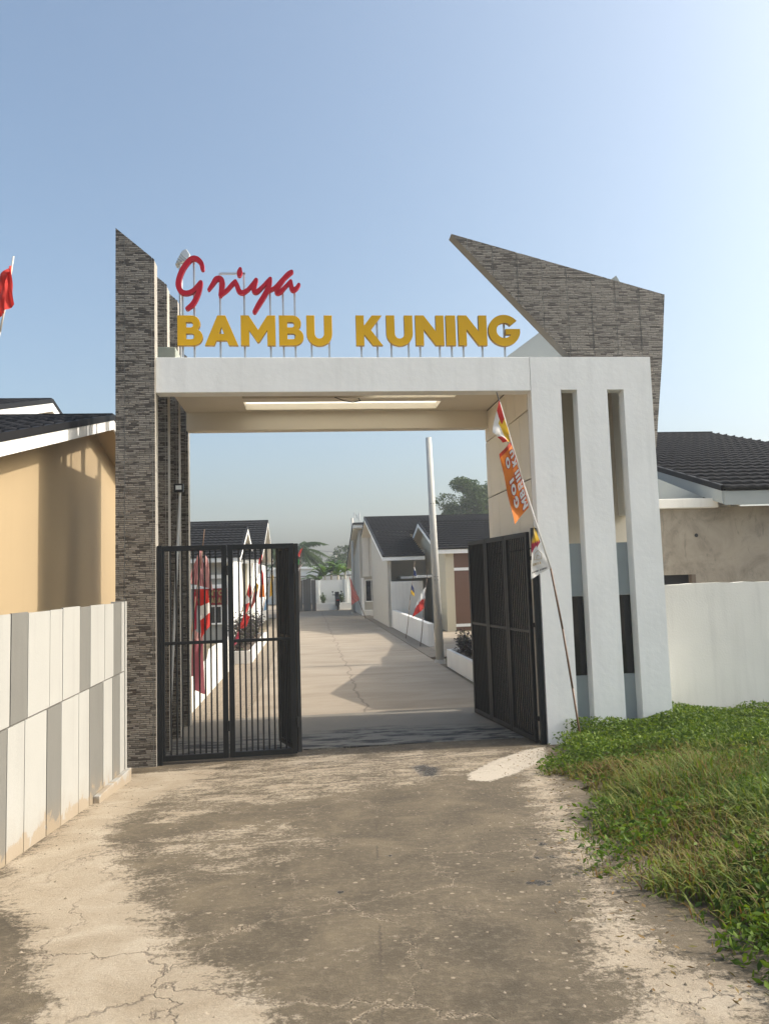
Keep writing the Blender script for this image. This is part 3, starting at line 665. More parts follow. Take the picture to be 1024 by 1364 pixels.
def stroke_solid(mb, pts, hw0, dep):
    """pts: (x,y,halfwidth factor) in script units; flat-faced solid stroke with rounded ends"""
    c = catmull(pts); L = []; Rr = []; soff[0] += 1
    dy = 0.0012*soff[0]
    for k, (x, y, w) in enumerate(c):
        a = c[max(0, k-1)]; b = c[min(len(c)-1, k+1)]; dx, dyv = b[0]-a[0], b[1]-a[1]; l = math.hypot(dx, dyv) or 1
        nx_, ny_ = -dyv/l, dx/l; L.append((x+nx_*hw0*w, y+ny_*hw0*w)); Rr.append((x-nx_*hw0*w, y-ny_*hw0*w))
    def cap(e, i, sgn):
        x, y, w = c[e]; a = c[i]; dx, dyv = x-a[0], y-a[1]; l = math.hypot(dx, dyv) or 1; ux, uy = dx/l, dyv/l
        return [(x+hw0*w*(math.cos(t)*ux-math.sin(t)*uy), y+hw0*w*(math.cos(t)*uy+math.sin(t)*ux)) for t in (math.radians(v) for v in ((50, 0, -50) if sgn > 0 else (-50, 0, 50)))]
    n = len(c); F0 = YS-dep-dy; F1 = YS+dep-dy*0.5
    i0 = len(mb.v)
    def add(x, y, yy): p = zp(x, y); mb.v.append((p.x, yy, p.z)); return len(mb.v)-1
    lf = [add(*p, F0) for p in L]; rf = [add(*p, F0) for p in Rr]; lb = [add(*p, F1) for p in L]; rb = [add(*p, F1) for p in Rr]
    for k in range(n-1):
        for q in ((lf[k], rf[k], rf[k+1], lf[k+1]), (lb[k+1], rb[k+1], rb[k], lb[k]), (lf[k+1], lb[k+1], lb[k], lf[k]), (rf[k], rb[k], rb[k+1], rf[k+1])): mb.f.append(q); mb.m.append(0)
    for e, i, l_, r_, lB, rB in ((0, 1, lf[0], rf[0], lb[0], rb[0]), (n-1, n-2, lf[-1], rf[-1], lb[-1], rb[-1])):
        cp = cap(e, i, 1); fr = [add(*p, F0) for p in cp]; bk = [add(*p, F1) for p in cp]
        # order so that ring runs l -> cap -> r
        dl = math.hypot(mb.v[fr[0]][0]-mb.v[l_][0], mb.v[fr[0]][2]-mb.v[l_][2]); dr = math.hypot(mb.v[fr[0]][0]-mb.v[r_][0], mb.v[fr[0]][2]-mb.v[r_][2])
        if dr < dl: fr.reverse(); bk.reverse()
        rf_ = [l_]+fr+[r_]; rb_ = [lB]+bk+[rB]
        mb.f.append(tuple(rf_)); mb.m.append(0); mb.f.append(tuple(rb_[::-1])); mb.m.append(0)
        for k in range(len(rf_)-1): mb.f.append((rf_[k+1], rf_[k], rb_[k], rb_[k+1])); mb.m.append(0)
script = {
 'G': [[(250,190,.85),(240,145,1),(205,112,1),(165,116,1),(118,168,1.05),(84,238,1.1),(72,305,1.15),(92,352,1.1),(132,366,1),(182,348,.95),(222,306,.95),(236,288,.9)],
       [(238,286,.85),(228,340,.95),(206,400,1),(176,448,1),(138,480,.85)]],
 'r': [[(295,342,.55),(326,298,.85),(352,262,1.05),(384,262,1.05),(396,292,1.1),(390,340,1.05),(382,384,.85)], [(384,380,.7),(428,346,.75),(466,304,.8),(492,280,.8)]],
 'i': [[(490,282,.85),(504,312,1),(520,352,1.05),(546,362,.9),(582,342,.75),(618,302,.75),(644,268,.75)], [(528,190,.75),(524,212,1.15),(520,232,1.0)]],
 'y': [[(646,270,.75),(632,312,.95),(628,348,1),(648,358,.9),(690,322,.75),(726,284,.75),(748,262,.75)], [(748,262,.8),(738,318,1),(704,386,1.05),(664,450,1.05),(632,506,.85)]],
 'a': [[(732,352,.65),(780,328,.7),(836,272,.85),(878,230,.95),(905,211,.8)], [(846,268,.8),(806,322,1),(796,360,1.0),(820,360,.85),(862,318,.7),(898,280,.7)], [(898,282,.8),(902,318,1),(914,344,.95),(940,332,.8),(958,306,.7)]],
}
for ch, sts in script.items():
    mb = MB()
    for s_ in sts: stroke_solid(mb, s_, 17.0, 0.028)
    o = mb.build('letter', 'redl', SG); o['label'] = 'red script letter '+ch
yp = YS+0.06
for px, ptop in ((244, 392), (259.5, 345), (294, 364), (326.3, 364), (360.8, 372), (378, 385), (393.6, 385), (415, 430), (438.4, 430), (481, 440), (502.4, 425), (520.8, 432), (543.7, 432), (559, 432), (585, 432), (601, 432), (616.5, 432), (641.7, 432), (671.5, 426)):
    x = onY(px, 455, yp).x; MB().bar((x, yp, ZB1-0.005), (x, yp, onY(px, ptop, yp).z), 0.022, 0.022).build('post', 'galv', SG)
a = onY(294, 364.5, yp); b = onY(327, 364.5, yp); MB().bar(a, b, 0.022, 0.022).build('cross_bar', 'galv', SG)
for p, q in ((238, 443), (476, 676)):
    a = onY(p, 473, yp); b = onY(q, 473, yp); MB().bar((a.x, yp+0.03, ZB1+0.012), (b.x, yp+0.03, ZB1+0.012), 0.03, 0.024).build('base_rail', 'galv', SG)

# ------------------------------------------------------------------ folding gates
def gate_panel(root, w, h, origin, ang, mid=1.28, nb=9, rail2=None):
    """one framed panel with round bars; origin = bottom of first stile, ang = direction in the ground plane"""
    dx, dy = math.cos(ang), math.sin(ang); o = Vector(origin)
    def at(u, z, off=0): return Vector((o.x+dx*u-dy*off, o.y+dy*u+dx*off, o.z+z))
    f = MB(); s = 0.06; d = 0.045
    f.bar(at(s/2, 0), at(s/2, h), d, s) if False else None
    def post(u): 
        P = [at(u-s/2, 0, -d/2), at(u+s/2, 0, -d/2), at(u+s/2, 0, d/2), at(u-s/2, 0, d/2)]
        i = len(f.v); f.v += [tuple(p) for p in P]+[(p.x, p.y, p.z+h) for p in P]
        for q in ((0,3,2,1),(4,5,6,7),(0,1,5,4),(1,2,6,5),(2,3,7,6),(3,0,4,7)): f.f.append(tuple(i+k for k in q)); f.m.append(0)
    def rail(z0, z1, dd=d, u0=s, u1=None):
        u1 = w-s if u1 is None else u1
        P = [at(u0, z0, -dd/2), at(u1, z0, -dd/2), at(u1, z0, dd/2), at(u0, z0, dd/2)]
        i = len(f.v); f.v += [tuple(p) for p in P]+[(p.x, p.y, p.z+z1-z0) for p in P]
        for q in ((0,3,2,1),(4,5,6,7),(0,1,5,4),(1,2,6,5),(2,3,7,6),(3,0,4,7)): f.f.append(tuple(i+k for k in q)); f.m.append(0)
    post(s/2); post(w-s/2); rail(0.0, 0.06); rail(h-0.06, h); rail(mid, mid+0.035, 0.03)
    pan = f.build('panel', 'metal', root, bevel=0.003)
    for k in range(nb):
        u = s+(w-2*s)*(k+1)/(nb+1)
        MB().tube(at(u, 0.055, 0.004), at(u, h-0.055, 0.004), 0.0105, n=6, caps=False).build('bar', 'metal', pan, smooth=True)
    for z in (0.30, h-0.35):
        MB().tube(at(w+0.006, z, -0.03), at(w+0.006, z+0.11, -0.03), 0.016, n=8).build('hinge', 'metal', pan)
    return at(w+0.012, 0)
HG = 2.50; HL = 2.40
LG = thing('folding_gate', 'charcoal barred folding gate standing across beside the stone fins', 'gate', (-1.69, YG+0.03, 0), 'folding gates of the entrance')
GZ = 0.055
p = Vector((-1.685, YG+0.035, GZ))
MB().box(-1.70, -1.65, YG-0.01, YG+0.03, 0.02, HL+0.06).build('hinge_post', 'metal', LG)
a0 = math.radians(2)
p1 = gate_panel(LG, 0.755, HL, p, a0)
p2 = gate_panel(LG, 0.755, HL, p1, a0)
gate_panel(LG, 0.735, HL, p2+Vector((0.02, 0.05, 0)), math.radians(110))
MB().tube((p2.x-0.02, p2.y+0.32, 1.02), (p2.x-0.02, p2.y+0.62, 1.02), 0.012).build('slide_bolt', 'metal', LG)
RG = thing('folding_gate', 'charcoal barred folding gate swung open against the white pylon', 'gate', (2.67, YG+0.1, 0), 'folding gates of the entrance')
q0 = Vector((2.655, YG+0.13, 0.02)); q1 = Vector((2.40, 11.12, 0.02)); an = math.atan2(q1.y-q0.y, q1.x-q0.x); wl = (q1-q0).length/3-0.012
MB().box(2.675, 2.735, YG+0.02, YG+0.07, -0.02, HG+0.06).build('hinge_post', 'metal', RG)
for z in (0.3, 1.4, 2.2): MB().bar((2.70, YG+0.05, z), (2.66, YG+0.16, z), 0.03, 0.05).build('hinge', 'metal', RG)
q = q0
for k in range(3): q = gate_panel(RG, wl, HG, q, an, nb=9)

# ------------------------------------------------------------------ left boundary wall
XWL = -1.85
ZT = 1.855; ZM = 1.165
BW = thing('boundary_wall', 'low boundary wall of white and grey upright panels beside the drive', 'wall', (XWL, 5, 0))
bw = MB(); yend = 7.93
bw.prism([(1.0, 0.3), (yend-0.03, -0.05), (yend-0.03, ZT-0.012), (1.0, ZT-0.012)], 'x', XWL-0.12, XWL-0.012).build('wall_core', 'jointgrey', BW)
def ycut(pxs): return [onX(x, 850, XWL).y for x in pxs]
up = list(zip([(15, 1), (37.7, 0), (67, 0), (84, 0), (107, 1), (121, 0), (140, 0), (152, 1), (162, 0)], [37.7, 67, 84, 107, 121, 140, 152, 162, 167.3]))
lo = list(zip([(12, 0), (35, 0), (64, 1), (83, 0), (106, 0), (120, 1), (138, 0), (150, 1), (160, 0)], [35, 64, 83, 106, 120, 138, 150, 160, 167.3]))
def panel(y0, y1, z0, z1, grey):
    """one rendered panel; z0 may be a pair for a sloping foot"""
    za, zb = z0 if isinstance(z0, tuple) else (z0, z0)
    MB().prism([(y0+.006, za), (y1-.006, zb), (y1-.006, z1), (y0+.006, z1)], 'x', XWL-0.012, XWL+random.uniform(-.001, .0015)).build('wall_panel', 'panelgrey' if grey else 'panelwhite', BW)
for rowi, row in enumerate((up, lo)):
    ylist = []
    for (x0, gflag), x1 in row: ylist.append((onX(x0, 850, XWL).y, onX(x1, 850, XWL).y, gflag))
    y = ylist[0][0]; w = [0.42, 0.36, 0.5, 0.4, 0.45, 0.38, 0.42, 0.5, 0.4]; k = 0
    while y > 1.2:
        ylist.insert(0, (y-w[k % 9], y, 1 if (k % 3) == (2 if rowi else 1) else 0)) if not (rowi == 1 and k == 0) else ylist.insert(0, (y-w[k % 9], y, 1)); y -= w[k % 9]; k += 1
    for y0, y1, gflag in ylist:
        if rowi == 0: panel(y0, y1, ZM+0.006, ZT+random.uniform(-.006, .006), gflag)
        else: panel(y0, y1, (gz(y0)-0.03, gz(y1)-0.03), ZM-0.006, gflag)
MB().box(XWL-0.13, XWL+0.012, yend-0.04, yend+0.02, -0.03, ZT+0.004).build('end_post', 'panelwhite', BW)
ypl = onX(124, 1060, XWL).y
MB().prism([(ypl, gz(ypl)-0.02), (yend+0.03, -0.02), (yend+0.03, gz(yend)+0.12), (ypl, gz(ypl)+0.06)], 'x', XWL+0.003, XWL+0.055).build('plinth', 'panelwhite', BW, bevel=0.006)
# right boundary wall
RW = thing('boundary_wall', 'plain white boundary wall running right from the white pylon above weeds', 'wall', (6, 9.6, 0))
wt = MB(); pts = [(XP1+0.004, 1.825)]; x = XP1+0.004
while x < 10.8: x += random.uniform(.1, .25); pts.append((x, 1.815+random.uniform(-.007, .007)))
MB().prism([(XP1+0.004, -0.1)]+[(pts[-1][0], -0.1)]+pts[::-1], 'y', 9.55, 9.68).build('wall_face', 'wallwhite', RW)
MB().box(7.2, 7.36, 9.50, 9.549, -0.1, 1.80).build('pier', 'wallwhite', RW)

# ------------------------------------------------------------------ roofs and houses
def roof_slope(x0, x1, y0, z0, y1, z1, name='roof_tiles', parent=None, course=0.37, wave=0.20, amp=0.013, x0b=None):
    """stone coated sheet roof: eave along x at (y0,z0), top at (y1,z1); stepped courses with a wave"""
    L = math.hypot(y1-y0, z1-z0); nc = max(2, round(L/course)); nxs = max(6, int((x1-x0)/wave*5))
    xs_ = np.linspace(x0, x1, nxs+1); wv = amp*np.sin(xs_/wave*2*np.pi)
    ny_, nz_ = -(z1-z0)/L, (y1-y0)/L
    if nz_ < 0: ny_, nz_ = -ny_, -nz_
    V = []
    for c in range(nc):
        # undercut, nose foot, nose top; the tread falls back to the next undercut
        for dt, up_, wf in ((0.05, 0.0, 0.1), (-0.06, 0.042, 1.0), (-0.045, 0.088, 1.0)):
            tt = c/nc+dt/L; yy = y0+(y1-y0)*tt; zz = z0+(z1-z0)*tt; off = up_+wv*wf+amp
            V.append(np.stack([xs_ if x0b is None else np.maximum(xs_, x0+(x0b-x0)*max(0, tt)), yy+ny_*off, zz+nz_*off], 1))
    V.append(np.stack([xs_ if x0b is None else np.maximum(xs_, x0b), y1+0*xs_+ny_*amp, z1+0*xs_+nz_*amp], 1))
    V = np.concatenate(V); n = nxs+1; rows_ = 3*nc+1
    i = (np.arange(rows_-1)[:, None]*n+np.arange(nxs)[None]).ravel()
    F = np.stack([i, i+1, i+n+1, i+n], 1)
    return mesh_np(name, V, F, 'rooftile', parent=parent)
def gable_roof(parent, x0, x1, ye0, ze0, yr, zr, ye1, ze1, fascia='white', left=True, right=True, fas_h=0.16, eave=True):
    """ridge along x; rake boards at both ends, ridge cap, eave boards"""
    roof_slope(x0, x1, ye0, ze0, yr, zr, parent=parent); roof_slope(x0, x1, ye1, ze1, yr, zr, parent=parent)
    MB().bar((x0-0.01, yr, zr+0.05), (x1+0.01, yr, zr+0.05), 0.16, 0.07).build('ridge_cap', 'trim', parent)
    MB().prism([(ye0, ze0-0.02), (yr, zr-0.02), (ye1, ze1-0.02), (ye1, ze1-0.06), (yr, zr-0.06), (ye0, ze0-0.06)], 'x', x0+0.03, x1-0.03).build('roof_deck', 'ceil', parent)
    for on, x in ((left, x0), (right, x1)):
        if not on: continue
        s = 1 if x == x1 else -1
        for (ya_, za_, yb_, zb_) in ((ye0, ze0, yr, zr), (yr, zr, ye1, ze1)):
            MB().prism([(ya_, za_-fas_h), (yb_, zb_-fas_h), (yb_, zb_+0.0), (ya_, za_+0.0)], 'x', x-0.012*s, x+0.012*s).build('rake_board', fascia, parent)
            MB().prism([(ya_, za_+0.002), (yb_, zb_+0.002), (yb_, zb_+0.085), (ya_, za_+0.085)], 'x', x-0.05*s, x+0.02*s).build('rake_trim', 'trim', parent)
    if eave:
        for yy, zz, d in ((ye0, ze0, -1), (ye1, ze1, 1)):
            MB().box(x0+0.02, x1-0.02, yy-0.012+0.0*d, yy+0.012, zz-fas_h, zz-0.005).build('eave_board', fascia, parent)
def window(parent, x0, x1, y, z0, z1, mull=1, frame='white', trans=None):
    """window in a wall facing -y"""
    fw = 0.06
    f = MB(); f.box(x0, x0+fw, y-0.05, y, z0, z1); f.box(x1-fw, x1, y-0.05, y, z0, z1); f.box(x0+fw, x1-fw, y-0.05, y, z1-fw, z1); f.box(x0+fw, x1-fw, y-0.05, y, z0, z0+fw)
    w = f.build('window', frame, parent)
    for k in range(mull+1):
        a = x0+fw+(x1-x0-2*fw)*k/(mull+1); b = x0+fw+(x1-x0-2*fw)*(k+1)/(mull+1)
        B('pane', 'glass', w, a+0.02, b-0.02, y-0.03, y-0.02, z0+fw+.002, z1-fw-.002)
        if k: B('mullion', frame, w, a-0.02+.001, a+0.02-.001, y-0.045, y-0.005, z0+fw+.002, z1-fw-.002)
    return w

# ochre house behind the left boundary wall (gable faces the drive)
YH = thing('house', 'ochre house gable with black roof behind the striped boundary wall', 'house', (-3.0, 10, 0))
ax, ay, az = -3.0, 10.84, 4.36; sl_ = 0.265
yF, yB = ay-5.2, ay+5.2
MB().prism([(yF+.5, -0.1), (yB-.5, -0.1), (yB-.5, az-sl_*4.7-0.10), (ay, az-0.10), (yF+.5, az-sl_*4.7-0.10)], 'x', ax-6, ax).build('wall', 'yellow', YH)
gable_roof(YH, ax-6.3, ax+0.31, yF, az-sl_*5.2, ay, az, yB, az-sl_*5.2, left=False, fas_h=0.13)
MB().prism([(yF, az-sl_*5.2-0.105), (ay, az-0.105), (yB, az-sl_*5.2-0.105), (yB, az-sl_*5.2-0.09), (ay, az-0.09), (yF, az-sl_*5.2-0.09)], 'x', ax+0.002, ax+0.29).build('soffit', 'yellow', YH)
OH = thing('house', 'dark roofed house with white rake board behind the ochre house', 'house', (-9, 15, 0))
r0 = onY(70, 537, 15.0)
gable_roof(OH, r0.x-8, r0.x, 10.2, r0.z-1.35, 15, r0.z, 20, r0.z-1.4, left=False)
MB().prism([(10.7, -0.1), (19.5, -0.1), (19.5, r0.z-1.45), (15, r0.z-0.1), (10.7, r0.z-1.4)], 'x', r0.x-7.7, r0.x-0.35).build('wall', 'greywall', OH)

# unfinished cement house on the right
CH = thing('house', 'unfinished raw cement house with black tiled roof behind white wall', 'house', (8, 11.4, 0))
xc, ye, ze, sl2 = 6.39, 11.0, 3.20, 0.292
yr = 19.4; zr = ze+sl2*(yr-ye)
yh = 13.3; zh = ze+sl2*(yh-ye); xr = 9.1          # unseen road end cut to a hip, trimming its shadow on the road
roof_slope(xc, 11.05, ye, ze, yh, zh, parent=CH); roof_slope(xc, 11.05, yh, zh, yr, zr, parent=CH, x0b=xr)
roof_slope(xr, 11.05, yr+5, zr-sl2*5, yr, zr, parent=CH)
hp_ = MB(); A_, B_, C_ = (xc, yh, zh+0.03), (xr, yr, zr+0.03), (xc, 23.8, 3.0)
hp_.face([A_, B_, C_]); hp_.face([tuple(v-0.05 if k == 2 else v for k, v in enumerate(p_)) for p_ in (C_, B_, A_)])
hp_.build('unseen_hip_slope', 'rooftile', CH)
hq_ = MB(); hq_.face([B_, (xr, yr+5, zr-sl2*5), C_]); hq_.build('unseen_hip_slope', 'rooftile', CH)
MB().bar(A_, (xr, yr, zr+0.06), 0.14, 0.07).build('unseen_hip_cap', 'trim', CH)
MB().bar((xr, yr, zr+0.05), (11.05, yr, zr+0.05), 0.18, 0.08).build('ridge_cap', 'trim', CH)
MB().prism([(ye, ze-0.02), (yh, zh-0.02), (yh, zh-0.05), (ye, ze-0.05)], 'x', xc+0.03, 11.0).build('roof_deck', 'greywall', CH)
MB().prism([(yh+.01, zh-0.02), (yr, zr-0.02), (yr+5, zr-sl2*5-0.02), (yr+5, zr-sl2*5-0.05), (yr, zr-0.05), (yh+.01, zh-0.05)], 'x', xr+0.1, 11.0).build('roof_deck', 'greywall', CH)
MB().prism([(ye, ze-0.20), (yh, zh-0.20), (yh, zh-0.001), (ye, ze-0.001)], 'x', xc-0.012, xc+0.014).build('rake_board', 'slotgrey', CH)
MB().prism([(ye, ze+0.002), (yh, zh+0.002), (yh, zh+0.09), (ye, ze+0.09)], 'x', xc-0.025, xc+0.05).build('rake_trim', 'trim', CH)
B('eave_board', 'slotgrey', CH, xc+0.016, 11.04, ye-0.012, ye+0.014, ze-0.22, ze-0.004)
zw = 2.99
xw0 = onY(866, 700, 11.4).x-0.5
cw = MB(); w0, w1 = onY(884, 770, 11.4), onY(925, 765, 11.4); xa, xb = w0.x-0.5, w1.x
cw.box(xw0, xa, 11.4, 11.55, -0.1, zw); cw.box(xb, 10.9, 11.4, 11.55, -0.1, zw); cw.box(xa, xb, 11.4, 11.55, w1.z, zw); cw.box(xa, xb, 11.4, 11.55, -0.1, 0.9)
cw.build('front_wall', 'rawconc', CH)
B('window_opening', 'black', CH, xa, xb, 11.54, 11.57, 0.9, w1.z)
B('window_jamb', 'wood', CH, xb-0.06, xb, 11.38, 11.5, 0.9, w1.z-0.002)
MB().prism([(11.56, -0.1), (23.4, -0.1), (23.4, 2.95), (yh+0.3, zh-0.12), (11.56, ze+sl2*0.5-0.06)], 'x', xc+0.45, xc+0.6).build('gable_wall', 'wallwhite', CH)
B('ring_beam', 'wallwhite', CH, xw0, onY(955, 666, 11.3).x, 11.28, 11.41, zw-0.02, zw+0.13, bevel=0.01)
vh = onY(927, 713, 11.39); MB().tube((vh.x, 11.40, vh.z), (vh.x, 11.392, vh.z), 0.03, n=10).build('vent_hole', 'black', CH)
MB().prism([(5.3, 3.11), (6.385, 3.11), (6.385, 3.17), (5.3, 3.62)], 'y', 11.58, 11.68).build('gable_infill', 'slotgrey', CH)
# unseen porch added to cast its gable shadow on the road
PX = 4.95
gable_roof(CH, PX, xc+0.3, 11.75, 3.10, 13.5, 3.58, 17.5, 2.75, left=True, right=False)
for yy in (12.1, 17.0): B('unseen_porch_column', 'wallwhite', CH, PX+0.25, PX+0.45, yy-0.1, yy+0.1, -0.05, 2.78)
MB().prism([(11.95, 2.85), (13.5, 3.45), (17.2, 2.65), (17.2, 2.5), (11.95, 2.5)], 'x', PX+0.25, PX+0.4).build('unseen_porch_gable', 'wallwhite', CH)

# beige and brown house
BH = thing('house', 'beige house with brown panel front and small white edged gable', 'house', (6, 30, 0))
gX, n0, nr, n1 = 5.2, 28.5, 33.0, 36.6
gable_roof(BH, gX-0.32, 14.5, n0-0.25, 3.06, nr, 4.42, n1, 3.35)
MB().prism([(n0, -0.05), (35.4, -0.05), (35.4, 3.55), (nr, 4.28), (n0, 2.98)], 'x', gX, gX+0.16).build('gable_wall', 'beige', BH)
b0, b1 = onY(600, 757, n0-0.05), onY(600, 835, n0-0.05)
B('front_wall', 'brown', BH, gX+0.32, 14, n0-0.04, n0+0.12, -0.05, 2.95)
B('corner_pier', 'beige', BH, gX-0.005, gX+0.32, n0-0.10, n0+0.05, -0.05, 2.93)
zb = [onY(602, 758.5, n0-.06).z, onY(602, 833.5, n0-.06).z]
for z in zb: B('white_band', 'white', BH, gX+0.325, 14, n0-0.065, n0-0.041, z-0.05, z+0.06)
B('canopy', 'white', BH, gX-0.75, gX-0.002, 30.6, 33.6, 2.03, 2.13)
B('door', 'slotgrey', BH, gX-0.03, gX-0.003, 30.9, 31.8, 0.0, 1.95)
B('ledge', 'white', BH, gX-0.35, gX-0.002, 33.4, 34.2, 3.02, 3.12)
# grey house
GH = thing('house', 'grey house with steep black roof plane beside the white front yard walls', 'house', (4, 36, 0))
ex, ey, ez, ry, rz = 3.1, 31.2, 2.92, 40.8, 5.34; s3_ = (rz-ez)/(ry-ey)
roof_slope(ex, 4.85, ey, ez, 36.7, ez+s3_*5.5, parent=GH); roof_slope(ex, 10.5, 36.7, ez+s3_*5.5, ry, rz, parent=GH); roof_slope(ex, 10.5, ry+5, rz-1.3, ry, rz, parent=GH)
MB().bar((ex, ry, rz+0.05), (10.5, ry, rz+0.05), 0.18, 0.08).build('ridge_cap', 'trim', GH)
MB().prism([(ey, ez-0.17), (ry, rz-0.17), (ry, rz), (ey, ez)], 'x', ex-0.012, ex+0.012).build('rake_board', 'white', GH)
MB().prism([(ey, ez+0.002), (ry, rz+0.002), (ry, rz+0.10), (ey, ez+0.10)], 'x', ex-0.03, ex+0.05).build('rake_trim', 'trim', GH)
MB().prism([(ey, ez-0.02), (ry, rz-0.02), (ry+5, rz-1.32), (ry+5, rz-1.4), (ry, rz-0.06), (ey, ez-0.06)], 'x', ex+0.03, 4.85).build('roof_deck', 'ceil', GH)
B('eave_board', 'white', GH, ex+0.013, 4.85, ey-0.012, ey+0.012, ez-0.15, ez-0.004)
MB().prism([(31.5, -0.05), (39.2, -0.05), (39.2, ez+s3_*7.9-0.1), (31.5, ez+s3_*0.2-0.06)], 'x', 3.30, 3.45).build('side_wall', 'greywall', GH)
B('front_wall', 'greywall', GH, 3.455, 5.19, 33.2, 33.35, -0.05, ez+s3_*1.8-0.1)
B('canopy', 'white', GH, 3.9, 5.15, 31.9, 33.195, 2.0, 2.1)
# white front yard walls
YW1 = thing('yard_wall', 'tall white yard wall end between the grey and beige houses', 'wall', (4.2, 31.3, 0))
B('wall_face', 'wallwhite', YW1, 3.40, 4.75, 31.28, 31.42, -0.05, 1.90, bevel=0.01)
YW2 = thing('yard_wall', 'knee high white yard wall along the paved gutter', 'wall', (3.5, 26, 0))
z0_ = onX(574, 832, 3.45).z
MB().prism([(21.9, -0.05), (31.25, -0.05), (31.25, z0_+0.05), (21.9, z0_)], 'x', 3.43, 3.60).build('wall_face', 'wallwhite', YW2, bevel=0.01)
# far house with white batten tower
FH = thing('house', 'far grey house with white batten tower panel and tall window', 'house', (4, 46, 0))
fz = 5.55
t0 = onY(481, 703, 44.0); t1 = onY(504, 703, 44.0)
MB().prism([(44.0, -0.05), (51.8, -0.05), (51.8, 2.75), (44.2, 4.9), (44.0, 4.9)], 'x', 3.0, 3.15).build('side_wall', 'greywall', FH)
B('front_wall', 'greywall', FH, 3.155, 7.5, 44.0, 44.19, -0.05, 5.01)
for k in range(4):
    a = t0.x+(t1.x-t0.x+0.6)*k/4; b = t0.x+(t1.x-t0.x+0.6)*(k+1)/4
    B('batten', 'wallwhite', FH, a+0.015, b-0.015, 43.85, 43.995, onY(485, 768, 43.9).z, 5.0)
wz0, wz1 = onY(485, 802, 43.9).z, onY(485, 772, 43.9).z
window(FH, onY(486, 790, 43.9).x, onY(497, 790, 43.9).x+0.3, 43.97, wz0, wz1, 1)
B('window_surround', 'white', FH, onY(481.5, 790, 43.9).x, onY(485, 790, 43.9).x, 43.8, 43.99, 0.05, wz1+0.1)
xe4 = onY(471, 703, 43.2).x
B('flat_eave', 'white', FH, xe4, 7.5, 43.2, 44.2, 5.02, 5.18)
MB().prism([(43.1, 5.185), (44.0, 5.185), (52.2, 3.0), (52.2, 3.12), (44.0, 5.31), (43.1, 5.30)], 'x', xe4-0.03, 7.5).build('roof', 'rooftile', FH)
MB().prism([(44.21, 4.98), (52.1, 2.82), (52.1, 2.99), (44.21, 5.12)], 'x', xe4+0.01, 7.4).build('rear_soffit', 'beige', FH)
B('planter', 'wallwhite', FH, 3.0, 3.6, 42.6, 43.4, -0.05, 0.3)

# marketing office, left of the road
OF = thing('house', 'marketing office with black tiled roofs behind the flags', 'house', (-4, 29, 0))
o_e = onY(320, 743, 27.5); o_r = onY(324.5, 704, 31.2); xe = o_e.x
gable_roof(OF, xe-9, xe, 27.5, o_e.z+0.02, 31.2, o_r.z, 34.5, 3.2, left=False)
o2 = onY(347, 745, 32.5); o2r = onY(355, 695, 38.2)
gable_roof(OF, o2.x-9, o2.x+0.05, 32.5, o2.z, 38.2, o2r.z, 43, 3.2, left=False)
B('front_wall', 'officegrey', OF, xe-8.6, xe-0.62, 28.0, 28.15, -0.05, o_e.z+0.05)
B('corner_column', 'white', OF, xe-0.60, xe-0.30, 27.92, 28.25, -0.05, o_e.z+0.08)
B('side_wall', 'white', OF, xe-0.55, xe-0.38, 28.26, 34, -0.05, 2.9)
B('rear_front_wall', 'beige', OF, xe-0.37, o2.x-0.35, 33.0, 33.15, -0.05, 2.95)
B('rear_column', 'white', OF, o2.x-0.60, o2.x-0.36, 32.85, 32.99, -0.05, 2.95)
B('rear_side_wall', 'white', OF, o2.x-0.6, o2.x-0.36, 33.16, 43, -0.05, 2.95)
zwn = [onY(290, y, 27.9).z for y in (741, 768, 781, 786, 806, 832)]
for z in zwn[1:3]: B('white_band', 'white', OF, xe-3.2, xe-0.62, 27.93, 27.995, z-0.07, z+0.07)
B('white_band', 'white', OF, xe-3.2, xe-0.62, 27.9, 27.995, zwn[0]-0.1, zwn[0]+0.05)
window(OF, onY(270, 820, 27.9).x, onY(297, 820, 27.9).x, 27.97, zwn[5], zwn[4], 2)
SB = thing('banner', 'dark red marketing office banner with gold capitals on the grey wall', 'banner', (xe-1.6, 27.85, 1.5))
sx0, sx1 = onY(259, 800, 27.86).x, onY(303, 800, 27.86).x; sz1, sz0 = onY(280, 784, 27.86).z, onY(280, 806, 27.86).z
B('cloth', 'c_signred', SB, sx0, sx1, 27.86, 27.875, sz0, sz1)
def flat_text(txt, ox, oz, h, y, mat, parent, wscale=0.85, track=0.14, name='letter'):
    x = ox
    for ch in txt:
        if ch == ' ': x += h*0.5*wscale; continue
        w, loops = GLY[ch]
        L = curve_mesh(name, [[(a*h*wscale, b*h) for a, b in lp] for lp in loops], 0.004, mat, None, 0.0)
        L.location = (x, y, oz); L.parent = parent; L.matrix_parent_inverse = Matrix.Translation(-parent.location)
        x += (w*wscale+track)*h
    return x
hh = (sz1-sz0)
flat_text('KANTOR', sx0+0.16, sz0+hh*0.56, hh*0.32, 27.852, 'c_gilt', SB)
flat_text('PEMASARAN', sx0+0.03, sz0+hh*0.12, hh*0.32, 27.852, 'c_gilt', SB, 0.56, 0.10)

